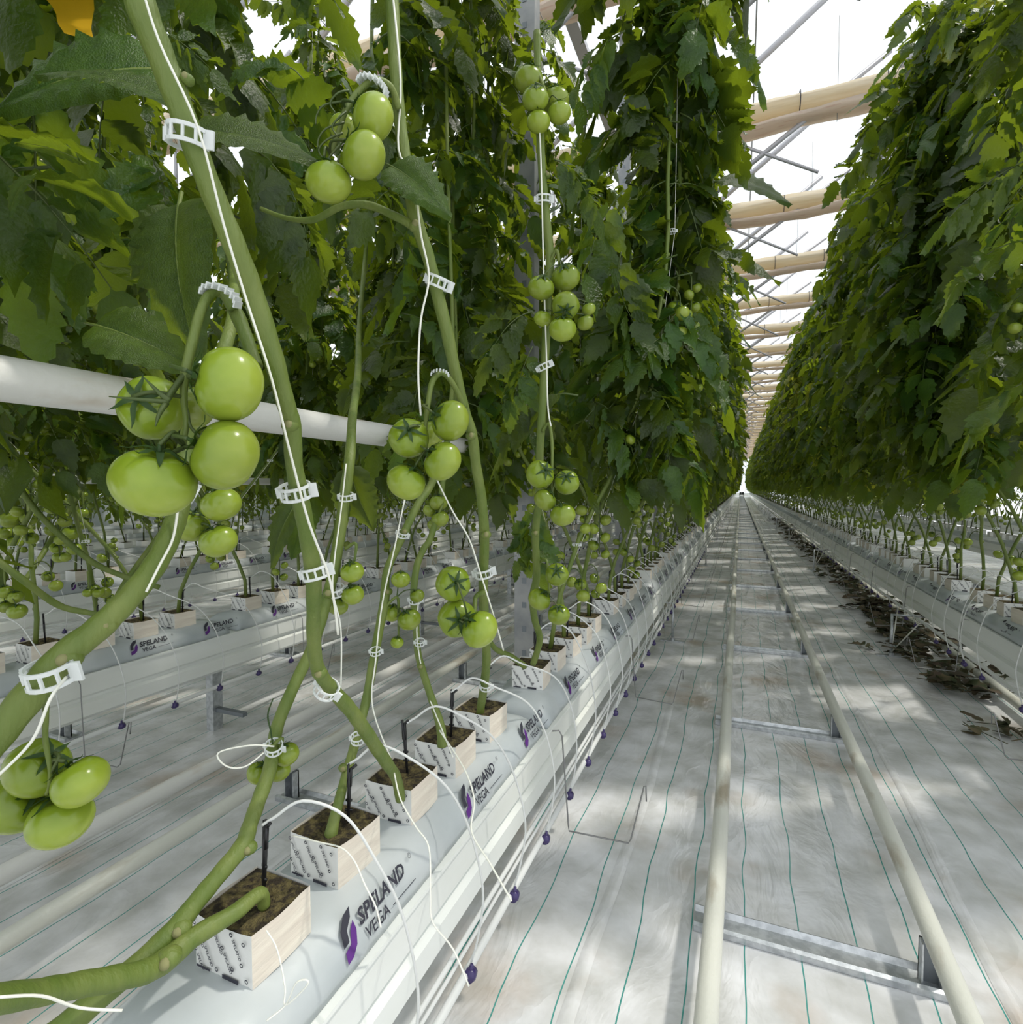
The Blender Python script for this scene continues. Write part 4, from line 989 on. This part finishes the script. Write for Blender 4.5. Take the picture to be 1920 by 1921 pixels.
# -- the arching stem entering at the left edge
pS = hand_plant(.02, 'thick curved stem sweeping in from the left edge, hung with four oval green tomatoes')
hand_stem(pS, [(-60, 1440, .52, 66), (0, 1372, .53, 60), (60, 1300, .54, 58), (120, 1230, .55, 52), (180, 1183, .57, 48), (225, 1140, .585, 44), (265, 1095, .60, 42), (300, 1045, .62, 40), (325, 990, .64, 38), (338, 950, .66, 34), (345, 900, .68, 30), (350, 830, .70, 28), (372, 760, .70, 26), (420, 660, .68, 24), (440, 560, .78, 20), (430, 470, 1.0, 16), (400, 350, 1.3, 12), (350, 100, 1.5, 10)],
          nodes=[(205, 1172, .575, 34), (130, 1235, .55, 50)])
hand_truss(pS, [(90, 1262, .55, 14), (88, 1300, .55, 12), (86, 1345, .56, 11), (86, 1390, .57, 10), (95, 1450, .575, 8), (88, 1490, .58, 7)],
           [(70, 1440, .59, 54, (.55, .45, .15)), (151, 1467, .58, 48, (-.5, .8, .1)), (32, 1507, .60, 54, (.8, .5, .1)), (113, 1538, .59, 54, (-.1, .95, .1))])
hand_truss(pS, [(350, 920, .95, 6), (368, 930, .98, 8), (378, 960, 1.0, 7), (380, 1000, 1.0, 6)],
           [(415, 946, .98, 36, (-.3, .9, .2)), (358, 987, 1.0, 33, (.3, .9, .1)), (411, 1015, .98, 34, (-.4, .85, .2))])
place_plant(ROW1, .02, 1, None, None, True, False, parent=pS, hide_tr=True)
# broad leaves right at the lens (parts of the traced plants)
def hand_leaf(e, b, t, roll=0, kind='big', i=0, scale=1.0, face=.6):
    A = P(*b); B = P(*t); x = (B - A); l = x.length; x.normalize()
    nrm = cdir((0, .55, face)); nrm = (nrm - x * nrm.dot(x)).normalized(); y = nrm.cross(x)
    if kind == 'big':
        tilt = math.atan(.22); k = l / 1.02
    else: tilt = .25; k = l / .40
    mt = Matrix(((x.x, y.x, nrm.x, 0), (x.y, y.y, nrm.y, 0), (x.z, y.z, nrm.z, 0), (0, 0, 0, 1))) @ Matrix.Rotation(roll, 4, 'X') @ Matrix.Rotation(-tilt, 4, 'Y')
    me = BIG[i % 3] if kind == 'big' else LEAF[i % 7]
    o = ob('leaf', me, e); o.matrix_basis = Matrix.Translation(A - e.location) @ mt @ Matrix.Scale(k * scale, 4); return o
for e, b, t, r, k, i, fc in [
    (p3, (318, 190, .78), (60, 120, .74), .2, 'big', 0, .8), (p3, (300, 130, .85), (-40, 190, .8), -.5, 'big', 1, .5), 
    (p3, (350, 250, .8), (600, 285, .82), .4, 'big', 1, .3), (p3, (335, 385, .85), (352, 665, .82), .3, 'big', 2, 1.0), (p3, (330, 400, .87), (240, 520, .86), -.5, 'big', 0, .7),
    (p3, (150, 300, .8), (30, 260, .78), .6, 'big', 0, .3), (p3, (60, 330, .78), (10, 400, .76), .2, 'big', 1, .8), (p3, (300, 60, .9), (420, 150, .9), .2, 'leaf', 1, .8),
    (p3, (180, 610, .9), (380, 690, .9), .2, 'big', 1, .6),
    (p5, (735, 312, .93), (846, 398, .9), .8, 'big', 1, .15), (p5, (570, 150, 1.0), (430, 60, 1.0), .3, 'leaf', 2, .7), (p5, (600, 60, 1.05), (520, 20, 1.0), .1, 'leaf', 0, .7),
    (pB, (560, 940, 1.15), (500, 1062, 1.12), .4, 'big', 2, .8), (pB, (575, 960, 1.17), (545, 1050, 1.16), -.3, 'big', 0, .8), (pB, (655, 880, 1.2), (700, 1000, 1.25), .3, 'big', 1, .8), (pB, (650, 900, 1.2), (640, 990, 1.25), .3, 'big', 2, .8),
    (p6, (1000, 585, 1.58), (870, 680, 1.5), .2, 'leaf', 3, 1.0), (p6, (1000, 650, 1.6), (960, 790, 1.55), .2, 'leaf', 4, 1.0), (p6, (990, 700, 1.65), (930, 760, 1.6), .2, 'leaf', 1, 1.0),
    (p6, (1010, 940, 1.8), (960, 1105, 1.78), .3, 'leaf', 2, 1.0), (p6, (1005, 980, 1.85), (940, 1060, 1.8), .3, 'leaf', 5, 1.0), (p6, (1040, 300, 1.5), (1140, 380, 1.45), .3, 'leaf', 2, .5),
    (p6, (1320, 60, 2.3), (1475, 80, 2.2), .2, 'leaf', 0, .4), (p6, (1330, 160, 2.4), (1425, 140, 2.4), .2, 'big', 0, .2), (p6, (1350, 340, 2.6), (1490, 372, 2.5), .6, 'big', 1, .1), (p6, (1310, 250, 2.5), (1400, 270, 2.5), .2, 'leaf', 3, .5), (p6, (1240, 30, 1.9), (1380, 40, 1.9), .2, 'leaf', 4, .6), (p6, (1260, 110, 2.0), (1390, 150, 2.0), .3, 'leaf', 5, .7)]:
    hand_leaf(e, b, t, r, k, i, 1.0, fc)

# broad leaves reaching out of the right row near the top right corner
pR = empty('tomato_plant', (ROWR, 2.75, SLABTOP + .062)); tag(pR, 'right row plant just outside the right edge, its leaves reaching into the top right corner', 'plant', 'tomato plants in the right row')
ob('stem', STEMME[1], pR)
for k, (dy_, vi_) in enumerate([(.5, 3), (.9, 5), (1.3, 7), (1.8, 1), (2.3, 3)]): place_plant(ROWR - .06, 2.75 + dy_, vi_, None, None, True, False, parent=pR, hide_tr=True, yaw=.3 * (k % 3 - 1))
for k, (y_, vi_) in enumerate([(2.15, 0), (2.5, 2), (2.9, 4), (3.3, 6)]): place_plant(ROW1 + .02, y_, vi_, None, None, True, False, parent=p6, hide_tr=True, yaw=.35 * (k % 3 - 1))
for i, (b, t, r, k) in enumerate([((1760, 20, 3.4), (1690, 10, 3.3), .2, 'leaf'), ((1740, 90, 3.5), (1640, 150, 3.4), .2, 'leaf'), ((1760, 170, 3.4), (1650, 120, 3.4), .5, 'leaf'), ((1720, 200, 3.6), (1610, 230, 3.6), .3, 'leaf'), ((1800, 60, 3.2), (1720, 90, 3.2), .3, 'leaf'), ((1960, 180, 2.6), (1800, 330, 2.5), .2, 'leaf'), ((1980, 280, 2.5), (1850, 400, 2.4), -.2, 'leaf'), ((1960, 60, 2.6), (1830, 120, 2.5), .2, 'leaf'), ((1930, 640, 2.6), (1765, 715, 2.5), .5, 'leaf'), ((1850, 30, 2.9), (1760, 90, 2.9), .2, 'leaf')]):
    hand_leaf(pR, b, t, r, k, i, 1.15, .6)
# ------------------------------------------------------------------ support twines with clips
def twine(pts, label, clips=(), wd=4.0, tclips=()):
    P3 = [P(*p) for p in pts]; top = P3[0]
    e = empty('support_twine', top); tag(e, label, 'twine', 'white support twines')
    sp = spline([tuple(p - top) for p in P3], 5)
    mb = MB(); mb.tube(sp, [max(.0009, wd / 2 * P3i / F) for P3i in np.interp(range(len(sp)), range(0, len(sp), 5), [p[2] for p in pts])], M['twine'], 5)
    ob('string', mb.mesh('string'), e)
    for (u, v, d, w_, ang, tl) in clips:
        s = w_ * d / F / .031; q = Matrix.Translation(P(u, v, d) - top) @ CM.to_3x3().to_4x4() @ Matrix.Rotation(R(ang), 4, 'Z') @ Matrix.Rotation(R(-90 + tl), 4, 'X') @ Matrix.Diagonal((s, s, s * 1.25, 1))
        ob('clip', CLIP, e, mtx=q)
    return e
twine([(262, -40, .44), (300, 80, .452), (372, 240, .468), (420, 420, .50), (462, 560, .528), (510, 710, .55), (545, 850, .59), (580, 980, .645), (620, 1090, .70), (635, 1190, .76)], 'white twine running down along the thickest foreground stem', clips=[(352, 258, .495, 74, -8, 12), (555, 922, .65, 60, 5, 22), (592, 1073, .715, 52, 12, 10), (613, 1292, .87, 46, -35, 20)], wd=5)
twine([(735, -30, .91), (752, 150, .92), (748, 280, .93), (775, 330, .935), (790, 440, .945), (805, 520, .96), (790, 600, .96), (785, 700, .96), (790, 780, .97)], 'white twine beside the leaning stem of the fifth block', clips=[(822, 530, .99, 46, -22, 14), (907, 1074, 1.28, 36, 10, 15), (912, 1288, 1.5, 22, 0, 20)], wd=4)
twine([(1010, 200, 1.46), (1015, 300, 1.47), (1020, 500, 1.48), (1025, 650, 1.5), (1028, 760, 1.52), (1034, 800, 1.53)], 'thin white twine on the stem of the sixth block', clips=[(1020, 374, 1.5, 30, 0, 15), (1021, 688, 1.55, 28, 25, 10)], wd=3)
twine([(335, 950, .63), (325, 1010, .62), (300, 1060, .60), (275, 1110, .58)], 'short white twine on the sweeping left stem', clips=[(95, 1262, .54, 86, 4, 16), (360, 928, .68, 34, 60, 30)], wd=5)
twine([(650, 870, 1.14), (640, 960, 1.12), (628, 1050, 1.09), (625, 1110, 1.08), (640, 1180, 1.07), (640, 1290, 1.07)], 'white twine on the long bare stem behind the thickest one', clips=[(650, 932, 1.15, 28, 0, 20), (632, 1108, 1.1, 34, 10, 25), (514, 1402, .93, 34, -10, 30)], wd=3)
twine([(760, 935, 1.32), (740, 1030, 1.28), (718, 1130, 1.24), (705, 1240, 1.19), (700, 1330, 1.16), (745, 1450, 1.14)], 'white twine loosely following the stem of the second block', clips=[(755, 1002, 1.33, 22, -20, 20), (705, 1222, 1.2, 22, 0, 20), (672, 1385, 1.1, 28, 0, 25)], wd=3)
twine([(785, 1130, 1.44), (783, 1200, 1.42), (800, 1290, 1.39), (830, 1370, 1.33), (850, 1420, 1.27)], 'white twine along the thin stem of the fourth block', clips=[(779, 1125, 1.46, 24, 0, 20), (788, 1205, 1.42, 20, 0, 20)], wd=2.5)
twine([(820, 900, 1.1), (850, 960, 1.12), (880, 1010, 1.15), (900, 1070, 1.18), (925, 1150, 1.2), (945, 1220, 1.3)], 'white twine slanting down from the big truss of the fifth block', wd=3)
def loop(pts, label, wd=3): 
    P3 = [P(*p) for p in pts]; top = P3[0]; e = empty('loose_twine', top); tag(e, label, 'twine', 'loose twine ends')
    mb = MB(); mb.tube(spline([tuple(p - top) for p in P3], 5), wd / 2 * pts[0][2] / F, M['twine'], 5); ob('string', mb.mesh('string'), e)
loop([(515, 1400, .92), (470, 1398, .90), (410, 1412, .88), (425, 1437, .88), (460, 1438, .89), (495, 1412, .91)], 'open white twine loop sticking out left above the third block stem')
loop([(500, 1745, .70), (520, 1780, .69), (535, 1850, .66), (536, 1885, .65), (575, 1850, .65), (575, 1838, .65), (555, 1845, .65), (536, 1885, .65), (500, 1915, .64)], 'thin twine end with a bow loop below the nearest block')
loop([(550, 1568, .93), (600, 1580, .90), (640, 1590, .885), (665, 1615, .87), (685, 1660, .85), (705, 1700, .84), (715, 1740, .82)], 'thin twine lying across the second block and hanging over its edge')
loop([(740, 1450, 1.1), (752, 1500, 1.05), (780, 1550, 1.02), (805, 1590, 1.0), (808, 1680, .96), (812, 1730, .94), (850, 1780, .92), (880, 1850, .9)], 'long loose twine trailing from the third block over the slab edge')
loop([(0, 1870, .52), (80, 1868, .55), (150, 1890, .58), (230, 1895, .6)], 'twine end lying along the thick stem in the lower left corner', 6)
loop([(-20, 1470, .5), (60, 1390, .5), (95, 1310, .5), (125, 1270, .52)], 'white twine hanging from the clip at the left edge', 6)
loop([(825, 1370, 1.3), (870, 1440, 1.2), (890, 1500, 1.15), (885, 1560, 1.1), (920, 1620, 1.05), (960, 1690, 1.0)], 'loose twine hanging from the fourth block over the gutter')
def tclip(u, v, d, w_, ang, label):
    s = w_ * d / F / .046; o = ob('truss_clip', TCLIP); o.matrix_world = Matrix.Translation(P(u, v, d)) @ CM.to_3x3().to_4x4() @ Matrix.Rotation(R(ang), 4, 'Z') @ Matrix.Rotation(R(-70), 4, 'X') @ Matrix.Rotation(R(0), 4, 'Y') @ Matrix.Scale(s, 4)
    o.matrix_world = Matrix.Translation(P(u, v, d)) @ CM.to_3x3().to_4x4() @ Matrix.Rotation(R(ang), 4, 'Z') @ Matrix.Rotation(R(-75), 4, 'X') @ Matrix.Scale(s, 4); tag(o, label, 'clip', 'truss support clips')
tclip(415, 556, .57, 72, -22, 'white ladder-like clip arched over the stalk of the largest truss')
tclip(826, 702, 1.0, 34, -5, 'white clip arched over the truss stalk of the fifth block')
tclip(700, 163, .87, 60, -30, 'grey-white clip over the stalk of the upper truss')
# vertical twines of the generic plants + overhead wires
def twine_generic(xc, y, vi, label, group):
    f = VARS[vi]['f']; z0 = 1.0; a = f(z0); b = f(WZ)
    e = empty('support_twine', (xc, y, SLABTOP + .062)); tag(e, label, 'twine', group)
    pts = [f(z) + Vector((.010, .004, 0)) for z in (.3, .6, .9, 1.2, 1.6, 2.2, WZ)] + [Vector((b.x, b.y, WZ + .06))]
    me = TWM.get(vi)
    if me is None: TWM[vi] = me = MB().tube([tuple(p) for p in pts], .0011, M['twine'], 4).mesh('string')
    ob('string', me, e)
    for z in (.42, .80, 1.15, 1.6): ob('clip', CLIP, e, mtx=Matrix.Translation(f(z)))
TWM = {}
for nm, xc, ys, sk, ymax in (('left row', ROW1, C1, 6, 7), ('right row', ROWR, CR, 0, 7.5), ('second left row', ROW2, C2, 0, 4)):
    for j, y in enumerate(ys):
        if j < sk or y > ymax: continue
        twine_generic(xc, y, (j * 5 + int(abs(xc) * 3)) % 8, 'thin white twine holding the %s plant in the %s' % (ORD[j] if j < 20 else 'farther', nm), 'support twines in the ' + nm)
for xc, nm in ((ROW1, 'left row'), (ROWR, 'right row'), (ROW2, 'second left row')):
    for s in (-1, 1):
        tag(ob('overhead_wire', MB().tube([(xc + s * .40, -.5, 3.98), (xc + s * .40, 90, 3.98)], .002, M['wire'], 4).mesh('wire')), 'overhead crop wire above the %s, %s one' % (nm, 'aisle side' if s * (1 if xc < 0 else -1) > 0 else 'outer'), 'wire')

# ------------------------------------------------------------------ extra hanging fruit in the second left row (traced)
def rear_truss_plant(pts, stems, label):
    e = empty('tomato_plant', (ROW2, pts[0][2] * .5, SLABTOP + .062)); tag(e, label, 'plant', 'stems and fruit of the second left row')
    for s in stems: hand_stem(e, s)
    hand_truss(e, [(pts[0][0], pts[0][1] - 40, pts[0][2], 4), (pts[0][0] + 3, pts[0][1], pts[0][2], 3)], [(u, v, d, r, (0, .9, .2)) for u, v, d, r in pts])
rear_truss_plant([(20, 975, 2.3, 18), (52, 972, 2.3, 13), (48, 1002, 2.3, 14), (28, 1018, 2.35, 14), (12, 1000, 2.35, 14)], [[(-20, 830, 2.0, 12), (30, 905, 2.05, 12), (70, 960, 2.1, 11), (120, 1010, 2.15, 11), (175, 1055, 2.2, 11), (230, 1080, 2.25, 10), (300, 1102, 2.3, 9)]], 'second row plant with a slanting stem and pale fruit cluster at the left edge')
rear_truss_plant([(8, 1110, 1.9, 14), (30, 1120, 1.9, 13), (33, 1147, 1.88, 16), (12, 1138, 1.92, 13)], [[(-20, 1040, 1.75, 13), (40, 1085, 1.8, 13), (110, 1135, 1.9, 12), (170, 1150, 1.95, 10), (230, 1160, 2.0, 9)]], 'second row plant with a low stem and green cluster under the left edge')
rear_truss_plant([(155, 962, 2.6, 10), (157, 985, 2.6, 9), (135, 1000, 2.6, 15), (112, 1045, 2.6, 12), (140, 1030, 2.6, 13)], [[(40, 1100, 2.4, 9), (80, 1040, 2.5, 9), (110, 990, 2.6, 9), (150, 920, 2.7, 8)]], 'second row plant with a cluster of small tomatoes beside the slanting stem')
rear_truss_plant([(165, 1112, 2.4, 9), (185, 1112, 2.4, 10), (176, 1106, 2.45, 11)], [[(190, 1180, 2.3, 9), (230, 1100, 2.4, 9), (280, 1030, 2.5, 9), (330, 960, 2.6, 8)]], 'second row plant with a small flat cluster above the white blocks')
rear_truss_plant([(150, 782, 2.6, 12), (153, 809, 2.6, 13), (130, 816, 2.6, 12)], [[(150, 740, 2.6, 6), (150, 700, 2.6, 6)]], 'second row plant with three small tomatoes below the eye height pipe')

# ------------------------------------------------------------------ dead leaves under the right gutter
def litter_me(seed):
    rn = random.Random(seed); mb = MB()
    for k in range(5):
        a = rn.uniform(0, 6.28); d = Vector((math.cos(a), math.sin(a), rn.uniform(-.05, .35))); sd = Vector((-d.y, d.x, rn.uniform(-.6, .6))).normalized(); sd = (sd - d.normalized() * sd.dot(d.normalized())).normalized()
        leaflet(mb, Vector((rn.uniform(-.05, .05), rn.uniform(-.05, .05), rn.uniform(.008, .03))), d, sd, rn.uniform(.06, .12), rn.uniform(.010, .028), rn.uniform(.0, .35), 7, M['leaf_dry'], rn, rn.uniform(-.8, .9))
    mb.tube([(-.1, 0, .01), (0, .01, .02), (.1, -.01, .01)], .002, M['leaf_dry'], 4)
    for i, v in enumerate(mb.v):
        if v[2] < .003: mb.v[i] = (v[0], v[1], .003)
    return mb.mesh('withered_leaf')
LIT = [litter_me(i) for i in range(6)]
rn = random.Random(5); yy = 3.0; cnt = 0
DL = []
for (x, y) in [(1.62, 3.25), (1.55, 3.4), (1.48, 3.5), (1.40, 3.62), (1.30, 3.75), (1.20, 3.6), (1.58, 2.9)]: DL.append((x, y, 1.2, 0))
y = 4.3
while y < 26:
    n = 5 if y < 7.5 else 2 if y < 12 else 1
    for k in range(n): DL.append((rn.gauss(1.36, .12), y + rn.uniform(-.1, .1), rn.uniform(.8, 1.6), rn.uniform(0, .12) if 4.3 < y < 9 else rn.uniform(0, .06)))
    y += .17
for i, (x, y, s, z) in enumerate(DL[:270]):
    o = ob('withered_leaf', LIT[i % 6], None, (x, y, .002 + z * .5), (rn.uniform(-.15, .15) * (z > 0), rn.uniform(-.15, .15) * (z > 0), rn.uniform(0, 6.28)), s)
    tag(o, 'withered tomato leaf on the floor by the right aisle edge, apart from the heap' if i < 7 else 'dark withered leaf in the heap under the right gutter', 'leaf', 'loose withered leaves on the aisle floor' if i < 7 else 'withered leaves heaped under the right gutter')
wl = empty('wall_left', (-16.2, 0, 0)); tag(wl, 'glass side wall of the greenhouse far to the left', kind='structure')
ob('plinth', MB().box(-.05, .05, -3, END, 0, 1.1, M['film']).mesh('plinth', False), wl)
ob('glass_pane', MB().box(-.005, .005, -3, END, 1.1, ROOFZ + .8, M['glass']).mesh('pane', False), wl)
mbw = MB()
for k in range(40): mbw.box(-.03, .03, -3 + k * 2.5, -2.94 + k * 2.5, 1.1, ROOFZ + .8, M['truss'])
ob('frame', mbw.mesh('frame', False), wl)
# yellow sticky film, upper left
a, b, c_, d_ = P(60, -30, 1.0), P(150, -60, 1.04), P(190, 88, 1.0), P(135, 72, .98)
mb = MB(); vs = [];
for i in range(7):
    t = i / 6
    for (p, q) in ((a, d_), (b, c_)):
        w1 = p.lerp(q, t); vs.append(w1 + Vector((0, .012 * math.sin(t * 5), 0)))
mb.add(vs, [(2 * i, 2 * i + 1, 2 * i + 3, 2 * i + 2) for i in range(6)], M['yellow'])
mb.tube([a, a.lerp(b, .5) + Vector((0, 0, .02)), b], .003, M['wire'], 5)
tag(ob('sticky_trap', mb.mesh('sticky_trap')), 'orange-yellow sticky trap film hanging among leaves in the upper left', 'trap')
# trolley at the far end of the rails
t = empty('harvest_trolley', (.216, 88, 0)); tag(t, 'dark low trolley standing on the rails at the far end of the aisle', 'trolley')
ob('deck', MB().box(-.34, .34, -.8, .8, .30, .36, M['green_pvc']).mesh('deck', False), t)
for sx in (-.262, .262):
    for sy in (-.6, .6): ob('wheel', MB().tube([(sx - .03, sy, .235), (sx + .03, sy, .235)], .06, M['black'], 12).mesh('wheel'), t)
ob('handle', MB().tube([(-.3, -.8, .33), (-.3, -.85, 1.0), (.3, -.85, 1.0), (.3, -.8, .33)], .02, M['zinc'], 6).mesh('handle'), t)
for sx in (-.3, .3): ob('crate', MB().box(sx * .5 - .14, sx * .5 + .14, -.6, .6, .362, .70, M['green_pvc']).mesh('crate', False), t)
print('leaf parts', LEAFN[0], 'objects', len(bpy.data.objects))
